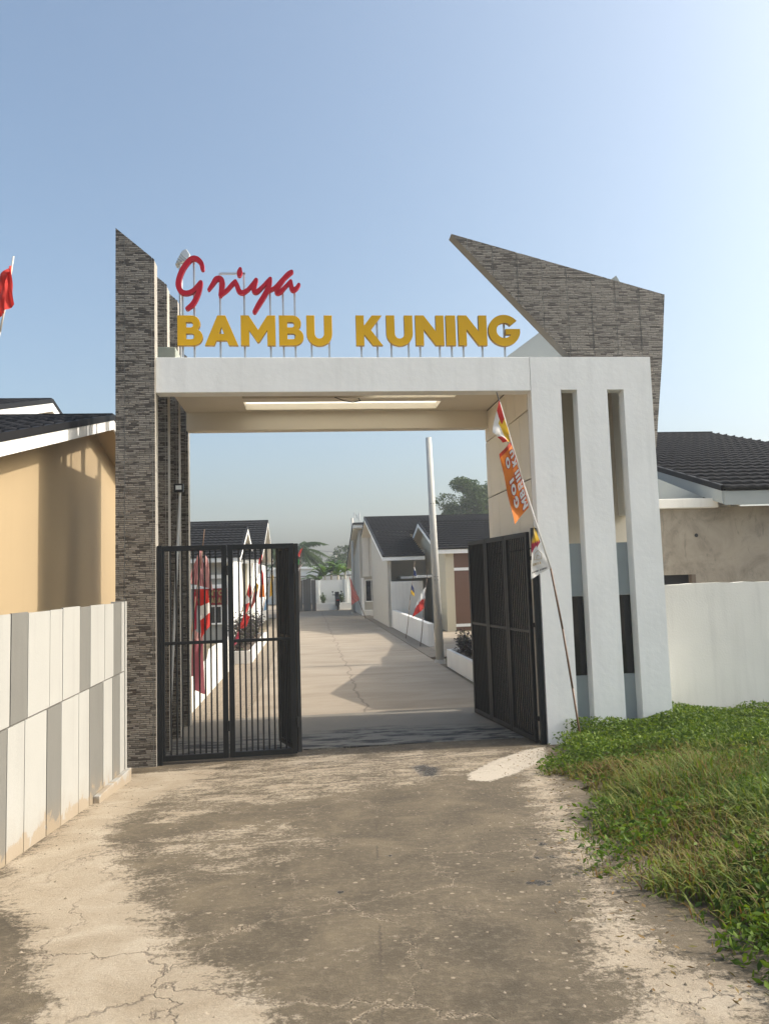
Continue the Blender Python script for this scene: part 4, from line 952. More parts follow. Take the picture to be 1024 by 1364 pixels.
# left white yard wall and planter
LW = thing('yard_wall', 'low white yard wall beside the block paving behind the fins', 'wall', (-1.9, 15, 0))
MB().prism([(11.9, -0.05), (19.0, -0.05), (19.0, 0.72), (15.6, 0.72), (15.3, 0.55), (11.9, 0.55)], 'x', -2.02, -1.86).build('wall_face', 'wallwhite', LW, bevel=0.008)
PL = thing('planter', 'white planter box of purple shrubs beside the block paving', 'planter', (-1.75, 22, 0))
def planter(root, x0, x1, y0, y1, h, t=0.08):
    f = MB(); f.box(x0, x1, y0, y0+t, -0.03, h); f.box(x0, x1, y1-t, y1, -0.03, h); f.box(x0, x0+t, y0+t, y1-t, -0.03, h); f.box(x1-t, x1, y0+t, y1-t, -0.03, h)
    f.build('box', 'wallwhite', root); B('soil', 'soil', root, x0+t, x1-t, y0+t, y1-t, 0, h-0.05)
planter(PL, -2.15, -1.45, 19.4, 26.5, 0.32)
PR = thing('planter', 'white planter box of purple shrubs near the concrete pole', 'planter', (3.4, 16, 0))
planter(PR, 3.12, 3.75, 13.2, 17.3, 0.36)

# ------------------------------------------------------------------ vegetation
def leaves(c, size, n, rng, up=0.3, tint=(0, 1), aspect=0.42):
    """c (n,3) leaf centres -> folded 4-vertex leaves"""
    d = rng.normal(size=(n, 3)); d[:, 2] = d[:, 2]*0.6+up; d /= np.linalg.norm(d, axis=1)[:, None]
    r = rng.normal(size=(n, 3)); s = np.cross(d, r); s /= np.linalg.norm(s, axis=1)[:, None]+1e-9
    L = (size*rng.uniform(0.6, 1.3, n))[:, None]
    nrm = np.cross(d, s)
    V = np.stack([c-d*L*0.5, c+s*L*aspect*0.5+nrm*L*0.06, c+d*L*0.5, c-s*L*aspect*0.5+nrm*L*0.06], 1).reshape(-1, 3)
    i = np.arange(n)*4; F = np.concatenate([np.stack([i, i+1, i+2], 1), np.stack([i, i+2, i+3], 1)])
    t = np.repeat(rng.uniform(tint[0], tint[1], n), 4)
    return V, F, t
def shrub(root, x, y, z, r, h, n, mat, size=0.06, seed=1):
    rng = np.random.default_rng(seed)
    sm = MB()
    tipl = []
    for k in range(9):
        a = rng.uniform(0, 6.28); q = Vector((x+math.cos(a)*r*rng.uniform(.2, .9), y+math.sin(a)*r*rng.uniform(.2, .9), z+h*rng.uniform(.6, 1.05))); tipl.append(q)
        sm.tube((x+math.cos(a)*0.05, y+math.sin(a)*.05, z-0.03), q, 0.008, 0.003, 5)
    sm.build('stem', 'bark', root)
    k = rng.integers(0, 9, n); T_ = np.array([list(q) for q in tipl])[k]; b = np.array([x, y, z])
    t = rng.uniform(0.25, 1.05, n)[:, None]; c = b+(T_-b)*t+rng.normal(size=(n, 3))*np.array([r, r, h])*0.16
    V, F, ti = leaves(c, size, n, rng); mesh_np('foliage', V, F, mat, ti, root)
for k in range(5):
    t = thing('shrub', ('purple shrub at the gate end of the planter by the concrete pole', 'second purple shrub from the gate in the planter by the concrete pole', 'middle purple shrub in the planter by the concrete pole', 'purple shrub second from the concrete pole in its white planter', 'purple shrub closest to the concrete pole in its white planter')[k], 'shrub', (3.42, 13.6+0.85*k, 0.3), 'shrubs in the planter by the pole')
    shrub(t, 3.42, 13.6+0.85*k, 0.3, 0.32, 0.45, 420, 'purpleleaf', 0.075, 40+k)
for k in range(6):
    t = thing('shrub', 'purple leaved shrub, '+('first', 'second', 'third', 'fourth', 'fifth', 'sixth')[k]+' from the gate, in the planter beside the block paving', 'shrub', (-1.8, 20+1.1*k, 0.27), 'shrubs in the planter by the paving')
    shrub(t, -1.8, 20+1.1*k, 0.27, 0.42, 0.75, 520, 'purpleleaf', 0.085, 60+k)

def tree(name, label, x, y, z0, trunk_h, crown, seed, nleaf, size, mat='treeleaf', clumps=26, group=None):
    """crown = (rx, ry, rz, centre height); limbs reach the clump centres, leaves fill the clumps"""
    rng = np.random.default_rng(seed); root = thing(name, label, 'tree', (x, y, z0), group)
    rx, ry, rz_, hc = crown; tk = MB()
    base = Vector((x, y, z0)); fork = Vector((x+rng.normal()*.15, y, z0+trunk_h))
    mid = base.lerp(fork, 0.5)+Vector((rng.normal()*.12, 0, 0))
    r = 0.02*(trunk_h+rz_*2)+0.05
    tk.tube(base, mid, r, r*.8, 9); tk.tube(mid, fork, r*.8, r*.62, 9)
    cs = []; 
    while len(cs) < clumps:
        q = rng.uniform(-1, 1, 3)
        if 0.12 < (q**2).sum() < 1: cs.append(q*np.array([rx, ry, rz_])+np.array([x, y, z0+hc]))
    for c in cs:
        m1 = fork.lerp(Vector(c), 0.5)+Vector((0, 0, 0.08*rz_)); tk.tube(fork, m1, r*.3, r*.18, 5); tk.tube(m1, Vector(c), r*.18, r*.05, 5)
    tk.build('trunk', 'bark', root)
    C = np.array(cs); k = rng.integers(0, len(C), nleaf); rad = rng.uniform(0.22, 0.42, len(C))*np.mean([rx, rz_])
    d = rng.normal(size=(nleaf, 3)); d /= np.linalg.norm(d, axis=1)[:, None]
    c = C[k]+d*(rad[k]*rng.uniform(0.3, 1.0, nleaf)**0.6)[:, None]*np.array([1, 1, 0.7])
    V, F, ti = leaves(c, size, nleaf, rng, 0.15); mesh_np('crown', V, F, mat, ti, root)
    return root
tree('broadleaf_tree', 'tall dark broadleaf tree rising behind the black house roofs', 13.4, 60, 0, 4.6, (2.7, 2.4, 2.6, 7.4), 11, 17000, 0.26, clumps=44)
for k, (x, y, h, r) in enumerate(((-6.5, 108, 5.4, 4.2), (1.2, 112, 5.2, 4.0), (5.0, 116, 5.6, 4.5), (-14, 105, 6.0, 5), (-24, 100, 7, 5.5), (9.5, 110, 7.0, 4.5), (-3.0, 118, 6.2, 4.0))):
    tree('distant_tree', ('hazy distant tree above the left part of the white shed', 'hazy distant tree behind the thin power pole', 'hazy distant tree beside the far house eave', 'wide hazy tree behind the second palm', 'tallest hazy tree behind the marketing office', 'hazy tree hidden behind the far house roof', 'hazy distant tree between the palm and the power pole')[k], x, y, 0, h*0.4, (r, r, h*0.42, h*0.62), 70+k, 2600, 0.55, clumps=16, group='distant trees')
tree('bare_tree', 'thin grey brown tree beside the far house eave', 3.5, 78, 0, 2.2, (1.5, 1.4, 1.9, 3.9), 33, 2600, 0.24, mat='palmleaf', clumps=22)

def palm(x, y, z0, h, n, flen, seed, label):
    rng = np.random.default_rng(seed); root = thing('coconut_palm', label, 'palm', (x, y, z0))
    pts = [Vector((x+0.15*math.sin(t*2.2), y, z0+h*t)) for t in (0, .25, .5, .75, 1)]
    MB().path(pts, 0.17, 0.10, 8).build('trunk', 'bark', root)
    top = pts[-1]
    for k in range(n):
        a = 2*math.pi*k/n+rng.uniform(-.2, .2); el = rng.uniform(-0.2, 1.15); L = flen*rng.uniform(.8, 1.1)
        rib = []
        for i in range(9):
            t = i/8; out = L*t*math.cos(el*(1-0.5*t)); zz = L*(t*math.sin(el)-0.62*t*t)
            rib.append(np.array([top.x+math.cos(a)*out, top.y+math.sin(a)*out, top.z+zz]))
        V = []; F = []
        side = np.array([-math.sin(a), math.cos(a), 0])
        for i in range(1, 33):
            t = 0.12+0.88*i/32; f = t*8; j = min(7, int(f)); p_ = rib[j]+(rib[j+1]-rib[j])*(f-j)
            d = rib[j+1]-rib[j]; d /= np.linalg.norm(d); w = 0.62*math.sin(math.pi*min(1, t*0.85+0.12))*flen/2.6
            for s in (-1, 1):
                tip = p_+side*s*w*0.8+d*w*0.45+np.array([0, 0, -w*rng.uniform(.35, .8)]); b = len(V)
                V += [p_-d*0.055, p_+d*0.055, tip]; F.append((b, b+1, b+2))
        fr = mesh_np('frond', np.array(V), np.array(F), 'palmleaf', np.full(len(V), rng.uniform(0, 1)), root)
palm(-0.75, 51, 0, 4.1, 24, 2.4, 5, 'coconut palm with drooping fronds beside the timber rack')
palm(-3.6, 56, 0, 4.0, 20, 2.3, 6, 'coconut palm with lower crown half hidden behind the office roof')
def banana(x, y, z0, h, seed, label):
    rng = np.random.default_rng(seed); root = thing('banana_plant', label, 'banana plant', (x, y, z0), 'banana plants behind the far wall')
    MB().tube((x, y, z0), (x+0.05, y, z0+h*0.62), 0.11, 0.07, 8).build('stem', 'palebamboo', root)
    for k in range(8):
        a = 2*math.pi*k/8+rng.uniform(-.3, .3); L = h*rng.uniform(.45, .7); el = rng.uniform(.5, 1.3); V = []; F = []
        for i in range(8):
            t = i/7; out = L*t*math.cos(el); zz = L*(t*math.sin(el)-0.55*t*t); w = 0.20*math.sin(math.pi*min(.97, max(.03, t)))**0.6
            c = np.array([x+math.cos(a)*out, y+math.sin(a)*out, z0+h*0.6+zz]); s = np.array([-math.sin(a), math.cos(a), 0])
            V += [c-s*w-np.array([0, 0, w*.4]), c, c+s*w-np.array([0, 0, w*.4])]
            if i: b = 3*i; F += [(b-3, b-2, b+1, b), (b-2, b-1, b+2, b+1)]
        mesh_np('leaf', np.array(V), np.array(F), 'bananaleaf', np.full(len(V), rng.uniform(0, 1)), root)
for k, (px, h) in enumerate(((432, 3.9), (441, 4.4), (450, 4.1), (459, 4.3), (424, 3.4))):
    banana(onY(px, 770, 55.5).x, 55.5+0.4*(k % 3), 0, h, 80+k, 'banana plant, '+('second', 'third', 'fourth', 'last', 'first')[k]+' from the sheet fence, above the far white wall')

# weeds and grass on the right of the drive
def weed_z(x, y):
    base = np.interp(y, [-5, 1.7, 8.4, 9.4, 20], [0.62, 0.62, 0.045, 0, 0])
    e = np.interp(y, [-3, 1.2, 2.6, 3.6, 4.6, 5.6, 6.6, 7.6, 8.2, 8.8], [2.5, 1.80, 1.42, 1.44, 1.64, 1.92, 2.16, 2.42, 2.62, 2.74])
    return base+0.12*np.clip((x-e-0.1)/0.9, 0, 1)-0.035
mdv = MB(); gx2 = np.linspace(1.2, 9.5, 40); gy2 = np.linspace(1.0, 9.5, 44)
for y in gy2:
    for x in gx2: mdv.v.append((x, y, float(weed_z(x, y))-0.0))
for j in range(43):
    for i in range(39):
        xm = (gx2[i]+gx2[i+1])/2; ym = (gy2[j]+gy2[j+1])/2
        if xm > road_edge(ym)-0.05: q = j*40+i; mdv.f.append((q, q+1, q+41, q+40)); mdv.m.append(0)
struct(mdv.build('verge_soil', 'soil', smooth=True))
def scatter(n, rng, dens):
    out = []
    while sum(len(o) for o in out) < n:
        x = rng.uniform(1.2, 8.4, 40000); y = rng.uniform(1.6, 9.45, 40000)
        e = np.interp(y, [-3, 1.2, 2.6, 3.6, 4.6, 5.6, 6.6, 7.6, 8.2, 8.8, 9.5], [2.5, 1.80, 1.42, 1.44, 1.64, 1.92, 2.16, 2.42, 2.62, 2.74, 2.8])
        e = e+0.06*np.sin(y*6)+0.05*np.sin(y*17)+0.16*np.sin(y*2.3+.6)
        k = (x > e+rng.exponential(0.16, 40000)*(0.3+1.4*(0.5+0.5*np.sin(y*4.1+1)))) & ~((y > 8.77) & (x < XP1+0.03)) & (x < 0.95*y+1.9) & (rng.uniform(0, 1, 40000) < dens(x, y)) & ~((y > 8.0) & (x < 2.85) & (rng.uniform(0, 1, 40000) < 0.6))
        out.append(np.stack([x[k], y[k]], 1))
    return np.concatenate(out)[:n]
def clump(x, y, s, ph): return 0.5+0.5*np.sin(x*s+ph+1.7*np.sin(y*s*.6+ph))*np.sin(y*s*0.9+ph*2+1.3*np.sin(x*s*.7))
def grass_obj(name, n, seed, dens, hrange, wid, tint_f, lean, label):
    rng = np.random.default_rng(seed); P = scatter(n, rng, dens); x, y = P.T
    z = weed_z(x, y); h = rng.uniform(*hrange, n)*(0.40+1.0*clump(x, y, 2.6, 1.0))*np.clip(0.45+0.55*(x-np.interp(y, [1.2, 2.6, 3.6, 4.6, 5.6, 6.6, 7.6, 8.8], [1.80, 1.42, 1.44, 1.64, 1.92, 2.16, 2.42, 2.74]))/0.5, 0.45, 1); a = rng.uniform(0, 2*np.pi, n)
    ln = np.abs(rng.normal(lean, 0.28, n)); d = np.stack([np.cos(a), np.sin(a), np.zeros(n)], 1); s = np.stack([-np.sin(a), np.cos(a), np.zeros(n)], 1)
    w = wid*rng.uniform(.6, 1.3, n); b = np.stack([x, y, z], 1); up_ = np.array([0, 0, 1.0]); rows_ = []
    for t, wf in ((0, .8), (.4, 1.0), (.75, .7)):
        c = b+d*(h*ln*t**1.8)[:, None]+up_*(h*(t-0.35*ln*t*t))[:, None]
        rows_ += [c-s*(w*wf/2)[:, None], c+s*(w*wf/2)[:, None]]
    rows_.append(b+d*(h*ln)[:, None]+up_*(h*np.maximum(.12, 1-0.5*ln))[:, None])
    V = np.stack(rows_, 1).reshape(-1, 3); i = np.arange(n)*7
    F = np.concatenate([np.stack(q, 1) for q in ((i, i+1, i+3), (i, i+3, i+2), (i+2, i+3, i+5), (i+2, i+5, i+4), (i+4, i+5, i+6))])
    t = np.repeat(np.clip(tint_f(x, y)+rng.normal(0, .16, n), 0, 1), 7)
    o = stuff(mesh_np(name, V, F, 'grass', t)); return tag(o, label, 'grass')
broad = lambda x, y: np.clip((y-6.6+0.5*np.sin(x*1.7))/0.8, 0, 1)
near = lambda x, y: np.clip((3.9-y+0.25*np.sin(x*3))/0.5, 0, 1)
grass_obj('grass', 52000, 21, lambda x, y: np.clip(1-0.78*broad(x, y), .05, 1)*(0.35+0.65*clump(x, y, 3.1, .4)), (0.11, 0.27), 0.0105,
          lambda x, y: 0.10+0.44*clump(x, y, 1.5, 2.2)*(1-broad(x, y))+0.22*np.exp(-((y-6.5)/0.6)**2), 0.8, 'long green and straw coloured grass on the verge beside the drive')
grass_obj('dry_grass', 10000, 22, lambda x, y: (1-broad(x, y))*(clump(x, y, 1.9, 3.3) > .5), (0.14, 0.30), 0.006, lambda x, y: 0.8+0*x, 0.7, 'brown dry grass stalks among the green verge grass')
def weed_obj(name, n, seed, dens, size, hgt, tint, label):
    rng = np.random.default_rng(seed); P = scatter(n, rng, dens); x, y = P.T
    hh_ = (0.35+0.8*clump(x, y, 3.4, .9))*hgt
    c = np.stack([x, y, weed_z(x, y)+hh_*rng.uniform(0.15, 1, n)**0.7], 1)
    V, F, t = leaves(c, size, n, rng, 0.35, tint, 0.46); o = stuff(mesh_np(name, V, F, 'weed', t)); return tag(o, label, 'weeds')
weed_obj('weeds', 72000, 23, lambda x, y: broad(x, y), 0.043, 0.26, (0.0, 0.9), 'bright green leafy weeds in front of the pylon and white wall')
weed_obj('creeping_weeds', 40000, 24, lambda x, y: near(x, y)*0.75+0.34*(1-broad(x, y))*(clump(x, y, 2.2, 5) > .42)+0.03, 0.042, 0.20, (0, .7), 'darker broad leaved weeds creeping over the near drive edge')
# taller tuft
rng = np.random.default_rng(5)
tp = ong(985, 1040)

# loose grit and fallen leaves on the drive, thickest along its edges
rng = np.random.default_rng(77); V = []; F = []; T_ = []
for k in range(900):
    y = rng.uniform(2.2, 8.7); e = road_edge(y)
    x = e-abs(rng.normal(0, 0.35)) if k % 3 else (-1.78+abs(rng.normal(0, 0.25)) if k % 2 else rng.uniform(-1.7, e))
    z = gz(y)+0.006*math.sin(x*2.1+1)*math.cos(y*1.7); q_ = rng.uniform(0.004, 0.011); b_ = len(V)
    for a_ in range(4): t_ = a_*1.571+rng.uniform(-.4, .4); V.append((x+q_*math.cos(t_)*rng.uniform(.6, 1.2), y+q_*math.sin(t_)*rng.uniform(.6, 1.2), z-0.001))
    V += [(x+rng.normal()*q_*.2, y+rng.normal()*q_*.2, z+q_*rng.uniform(.5, .9))]
    F += [(b_+a_, b_+(a_+1) % 4, b_+4) for a_ in range(4)]; T_ += [rng.uniform(0, 1)]*5
M['grit'] = leaf_mat('grit', [(0.10, 0.08, 0.055), (0.22, 0.18, 0.13), (0.36, 0.30, 0.23)], 0.9, 0.0)
tag(stuff(mesh_np('grit', np.array(V), np.array(F), 'grit', np.array(T_))), 'loose grit scattered over the concrete drive', 'grit')
nl = 260; ly = rng.uniform(2.4, 8.6, nl); lx = np.array([road_edge(y) for y in ly])-np.abs(rng.normal(0, 0.22, nl))+0.05
lz = np.array([gz(y) for y in ly])+0.018
V, F, T_ = leaves(np.stack([lx, ly, lz], 1), 0.035, nl, rng, 0.0); V[:, 2] = np.repeat(lz, 4)+(V[:, 2]-np.repeat(lz, 4))*0.35
M['litter'] = leaf_mat('litter', [(0.13, 0.075, 0.03), (0.22, 0.14, 0.06), (0.10, 0.12, 0.03)], 0.8, 0.15)
tag(stuff(mesh_np('leaf_litter', V, F, 'litter', T_)), 'dry fallen leaves along the weedy edge of the drive', 'leaf litter')

# ------------------------------------------------------------------ poles, wires, street things
def concrete_pole(label, base, top, r0, r1, holes=True):
    root = thing('utility_pole', label, 'pole', tuple(base))
    MB().tube(base, top, r0, r1, 16).build('shaft', 'pole', root, smooth=True)
    d = (top-base)
    for t in ((0.36, 0.375, 0.70) if holes else ()):
        c = base+d*t; r = r0+(r1-r0)*t
        for s in (-0.45, 0.35):
            MB().tube(c+Vector((r*math.sin(s)*.97, -r*math.cos(s)*.97, 0)), c+Vector((r*math.sin(s)*1.01, -r*math.cos(s)*1.03, 0)), 0.012, n=6).build('bolt_hole', 'black', root)
    MB().tube(base-Vector((0, 0, .05)), base+Vector((0, 0, .06)), r0*1.35, r0*1.2, 16).build('footing', 'pole', root)
    return root
pb = onZ(586, 882, 0.0); ptp = onY(570.5, 583, pb.y)
concrete_pole('leaning bare concrete pole with bolt holes standing beside the white planter', pb, ptp, 0.104, 0.072)
pb2 = onZ(470.5, 817, 0.0); pt2 = onY(469, 690, pb2.y)
concrete_pole('thin bare concrete pole in front of the far house', pb2, pt2, 0.105, 0.075, False)
w = MB(); a = onY(330, 720, 70); b = onY(700, 742, 40)
pts = [a.lerp(b, k/14)+Vector((0, 0, -0.5*math.sin(math.pi*k/14))) for k in range(15)]
tag(MB().path(pts, 0.012, n=5).build('overhead_wire', 'black'), 'thin black wire crossing above the road near the far house', 'wire')
dp = onY(447, 733, 95); dpr = thing('distant_power_pole', 'distant power pole with crossarm among hazy trees', 'pole', (dp.x, 95, 0))
MB().tube((dp.x, 95, 0), dp, 0.16, 0.11, 8).build('shaft', 'pole', dpr)
for dz in (0.35, 1.0): MB().bar((dp.x-0.9, 95, dp.z-dz), (dp.x+0.9, 95, dp.z-dz), 0.1, 0.1).build('crossarm', 'pole', dpr)
# lattice mast
mt = onY(475, 683, 140); ms = thing('radio_mast', 'faint distant lattice radio mast above the far house', 'mast', (mt.x, 140, 0))
lat = MB(); wd = 1.2
for sx in (-1, 1):
    for sy in (-1, 1): lat.tube((mt.x+sx*wd, 140+sy*wd, 0), (mt.x+sx*wd*.4, 140+sy*wd*.4, mt.z), 0.09, n=5)
lat.build('leg_frame', 'galv', ms); lat = MB(); nb_ = 9
for k in range(nb_):
    z0, z1 = mt.z*k/nb_, mt.z*(k+1)/nb_; w0_, w1_ = wd*(1-.6*k/nb_), wd*(1-.6*(k+1)/nb_)
    for sy in (-1, 1): lat.tube((mt.x-w0_, 140+sy*w0_, z0), (mt.x+w1_, 140+sy*w1_, z1), 0.05, n=4); lat.tube((mt.x+w0_, 140+sy*w0_, z0), (mt.x-w1_, 140+sy*w1_, z1), 0.05, n=4)
lat.build('bracing', 'galv', ms)

# far end of the road
FW_ = thing('end_wall', 'white wall closing the far end of the road', 'wall', (1.5, 54, 0))
fwx0, fwx1 = onY(421, 790, 54).x, 3.0
B('wall_face', 'farwhite', FW_, fwx0, fwx1, 54, 54.2, -0.05, 2.08)
for x in (fwx0+0.1, fwx1-0.35): B('pilaster', 'farwhite', FW_, x-0.1, x+0.1, 53.9, 53.995, -0.05, 2.1)
FP = thing('planter', 'long white planter at the foot of the far wall', 'planter', (1.5, 53.4, 0))
B('box', 'farwhite', FP, fwx0, fwx1, 53.0, 53.3, -0.05, 0.48); B('soil', 'soil', FP, fwx0, fwx1, 53.31, 53.88, -0.05, 0.45)
for k, px in enumerate((431, 455)):
    x = onY(px, 800, 53.6).x; t = thing('shrub', ('small dark shrub near the sheet fence end of the far planter', 'small dark shrub behind the scooter in the far planter')[k], 'shrub', (x, 53.6, .45), 'shrubs in the far planter'); shrub(t, x, 53.6, .45, 0.3, 0.6, 160, 'treeleaf', 0.16, 90+k)
WB = thing('shed', 'white shed with flat roof beyond the far wall', 'shed', (1, 72, 0))
B('wall', 'farwhite', WB, -4.2, 4.5, 72, 80, 0, 3.2); B('roof_sheet', 'farwhite', WB, -4.6, 4.8, 71.6, 80.4, 3.22, 3.42); B('lower_roof', 'fibre', WB, -5, 4.6, 69.5, 71.59, 2.45, 2.55)
for k, x in enumerate((-3.0, -1, 1, 3)): B('post', 'fibre', WB, x-.05, x+.05, 69.6, 69.7, 0, 2.45)
# fibre sheet fence and timber rack at far left
FS = thing('sheet_fence', 'dark grey sheet fence beside the far white wall', 'fence', (-0.2, 52, 0))
fx0, fx1 = onY(398, 790, 52).x, onY(420, 790, 52).x
for k in range(4):
    a = fx0+(fx1-fx0)*k/4; B('sheet', 'fibre', FS, a+.01, fx0+(fx1-fx0)*(k+1)/4-.01, 52+0.02*(k % 2), 52.03+.02*(k % 2), 0, 2.1+0.06*((k*7) % 3))
for k in (0, 2, 4): B('stake', 'wood', FS, fx0+(fx1-fx0)*k/4-.03, fx0+(fx1-fx0)*k/4+.03, 52.06, 52.12, 0, 2.2)
RK = thing('brick_rack', 'timber rack of red bricks standing at the far left roadside', 'rack', (-1.5, 48, 0))
rx0, rx1 = onY(386, 800, 48).x, onY(398, 800, 48).x
for x in (rx0, rx1): B('upright', 'wood', RK, x-.04, x+.04, 48, 48.08, 0, 2.0)
for k in range(5):
    z = 0.25+0.36*k; B('shelf', 'wood', RK, rx0+.042, rx1-.042, 48.0, 48.35, z-.03, z)
    for i in range(3): xx = rx0+0.07+i*(rx1-rx0-0.14)/3; B('brick', 'brick', RK, xx, xx+(rx1-rx0-.2)/3.2, 48.02, 48.3, z+.002, z+.16)
# scooter
SX, SY = onZ(449, 812, 0).x, 52.2
SC = thing('scooter', 'black scooter parked in front of the far planter', 'scooter', (SX, SY, 0))
def wheel(x, y):
    t = MB()
    for k in range(16):
        a0_, a1_ = 2*math.pi*k/16, 2*math.pi*(k+1)/16
        t.tube((x, y+.24*math.cos(a0_), .29+.24*math.sin(a0_)), (x, y+.24*math.cos(a1_), .29+.24*math.sin(a1_)), 0.05, n=6, caps=False)
    w_ = t.build('wheel', 'tyre', SC); MB().tube((x-.03, y, .29), (x+.03, y, .29), 0.17, n=12).build('rim', 'galv', w_)
wheel(SX, SY-.55); wheel(SX+.1, SY+.65)
MB().prism([(SY-.75, .62), (SY-.8, .80), (SY-.1, .82), (SY+.05, .5), (SY+.3, .38), (SY+.5, .98), (SY+.62, 1.0), (SY+.52, .35), (SY+.1, .26), (SY-.35, .32)], 'x', SX-.14, SX+.14).build('body', 'black', SC, bevel=0.05)
MB().prism([(SY-.72, .80), (SY-.75, .86), (SY-.1, .90), (SY-.05, .83)], 'x', SX-.15, SX+.15).build('seat', 'tyre', SC, bevel=0.03)
MB().tube((SX-.34, SY+.45, 1.04), (SX+.34, SY+.45, 1.04), 0.025).build('handlebar', 'black', SC)
MB().prism([(SY+.45, .95), (SY+.62, .95), (SY+.5, 1.25), (SY+.45, 1.25)], 'x', SX-.15, SX+.15).build('windscreen', 'black', SC, bevel=0.03)
for s in (-1, 1): MB().tube((SX+s*.25, SY+.45, 1.05), (SX+s*.3, SY+.43, 1.22), 0.01, n=5).tube((SX+s*.3, SY+.44, 1.25), (SX+s*.3, SY+.41, 1.25), 0.06, n=10).build('mirror', 'black', SC)
B('tail_light', 'c_red', SC, SX-.08, SX+.08, SY-.83, SY-.80, .66, .74)

# ------------------------------------------------------------------ flags
def cloth(name, outline, colfn, parent, amp=0.02, n=16, seed=0, freq=7.0, thick=None):
    """outline: four 3-D corners A(top at pole) B(bottom at pole) C(bottom free) D(top free); ripples grow away from the pole"""
    A, Bq, Cq, D = [np.array(v, float) for v in outline]; rng = np.random.default_rng(seed)
    u = np.linspace(0, 1, n+1); V = []; nrm = np.cross(D-A, Bq-A); nrm = nrm/(np.linalg.norm(nrm)+1e-9); ph = rng.uniform(0, 6)
    for j in range(n+1):
        for i in range(n+1):
            a, t = u[i], u[j]; p_ = (1-a)*((1-t)*A+t*Bq)+a*((1-t)*D+t*Cq)
            p_ = p_+nrm*amp*(0.25+a)*math.sin(freq*a+3*t+ph)+nrm*amp*0.5*math.sin(11*t+5*a+ph); V.append(p_)
    F = []; m = []; cols = []
    for j in range(n):
        for i in range(n):
            q = j*(n+1)+i; F.append((q, q+1, q+n+2, q+n+1)); c = colfn((i+.5)/n, (j+.5)/n)
            if c not in cols: cols.append(c)
            m.append(cols.index(c))
    mb = MB(); mb.v = [tuple(v) for v in V]; mb.f = F; mb.m = m
    o = mb.build(name, cols, parent, smooth=True); return o
def flagpole(root, a, b, r=0.014, mat='bamboo', tip=None):
    d = b-a; pts = [a+d*t+Vector((0.012*math.sin(t*9), 0.012*math.cos(t*7), 0)) for t in np.linspace(0, 1, 9)]
    MB().path(pts, r, r*0.55, 7).build('pole', mat, root, smooth=True)
# promotional banner pole at the pylon
YF = 8.28
fb, ft = onY(773, 966, YF), onY(661, 522, YF); fb = fb-Vector((0, 0, 0.25))*1.0
FB = thing('flag_pole', 'leaning bamboo pole with orange banner and house logo flag before pylon', 'flag', (fb.x, YF, gz(YF)))
kk = onY(733, 757, YF)
MB().path([fb, fb.lerp(kk, .33)+Vector((.012, 0, 0)), fb.lerp(kk, .66)+Vector((.016, 0, 0)), kk], 0.013, 0.012, 8).build('pole', 'bamboo', FB, smooth=True)
MB().path([kk, kk.lerp(ft, .5)+Vector((-.015, 0, 0)), ft.lerp(kk, .06)], 0.012, 0.009, 8).build('sleeve', 'c_white', FB, smooth=True)
MB().tube(ft.lerp(kk, .06), ft, 0.008, 0.006).build('pole_tip', 'black', FB)
Yf = YF-0.012
def q(x, y, dy=0): return onY(x, y, Yf+dy)
cloth('pennant', [q(664, 533), q(681, 588), q(670, 589), q(655, 576)], lambda a, t: 'c_red' if (a+t > 1.45 and a > .45) or (a < .35 and t < .45) else 'c_yellow' if a < .52 and t > .25 else 'c_white', FB, 0.02, 18, 3)
cloth('orange_banner', [q(680, 588), q(704, 676), q(684, 699), q(666, 604)], lambda a, t: 'c_orange' if t > .06 else 'c_brick', FB, 0.03, 18, 4, 5)
cloth('logo_flag', [q(711, 700), q(732, 757), q(706, 772), q(708, 722)], lambda a, t: 'c_white' if t+0.1*a > .40 else 'c_crimson' if t+0.3*a > .36 else 'c_yellow' if t > .12 else 'c_gilt', FB, 0.016, 18, 5)
def on_banner(a, t, off=-0.05):
    A, Bq, Cq, D = q(680, 588), q(704, 676), q(684, 699), q(666, 604)
    p_ = (A*(1-t)+Bq*t)*(1-a)+(D*(1-t)+Cq*t)*a; return p_+Vector((0, off, 0))
def vert_text(txt, a_c, t0, t1, hw, mat, off, grow=0.0):
    """letters running up the banner (turned a quarter left)"""
    ws = [0.45 if ch == ' ' else GLY[ch][0]+0.17 for ch in txt]; tot = sum(ws); acc = 0
    for k, ch in enumerate(txt):
        ta = t0+(t1-t0)*acc/tot; tb = t0+(t1-t0)*(acc+ws[k]-0.17)/tot; acc += ws[k]
        if ch == ' ': continue
        w_, loops = GLY[ch]
        # letter x runs up the pole, letter y runs towards the free edge
        L3 = [[on_banner(a_c-hw+2*hw*y_, ta+(tb-ta)*x_/w_, off) for x_, y_ in lp] for lp in loops]
        o_ = L3[0][0]; fl = [[(p_.x-o_.x, p_.z-o_.z) for p_ in lp] for lp in L3]
        for gr_, mt_, dy_ in ((0.0, mat, 0.0), (0.007, 'c_brick', 0.006)):
            ob = curve_mesh('letter' if not gr_ else 'letter_outline', fl if not gr_ else fl[:1], 0.0015, mt_, None, 0.0, gr_)
            ob.location = (o_.x, o_.y+dy_, o_.z); ob.parent = FB; ob.matrix_parent_inverse = Matrix.Translation(-FB.location)
vert_text('GOI  O', 0.68, 0.84, 0.10, 0.15, 'c_white', -0.055); vert_text('MBRIII KU', 0.25, 0.95, 0.08, 0.15, 'c_white', -0.058)
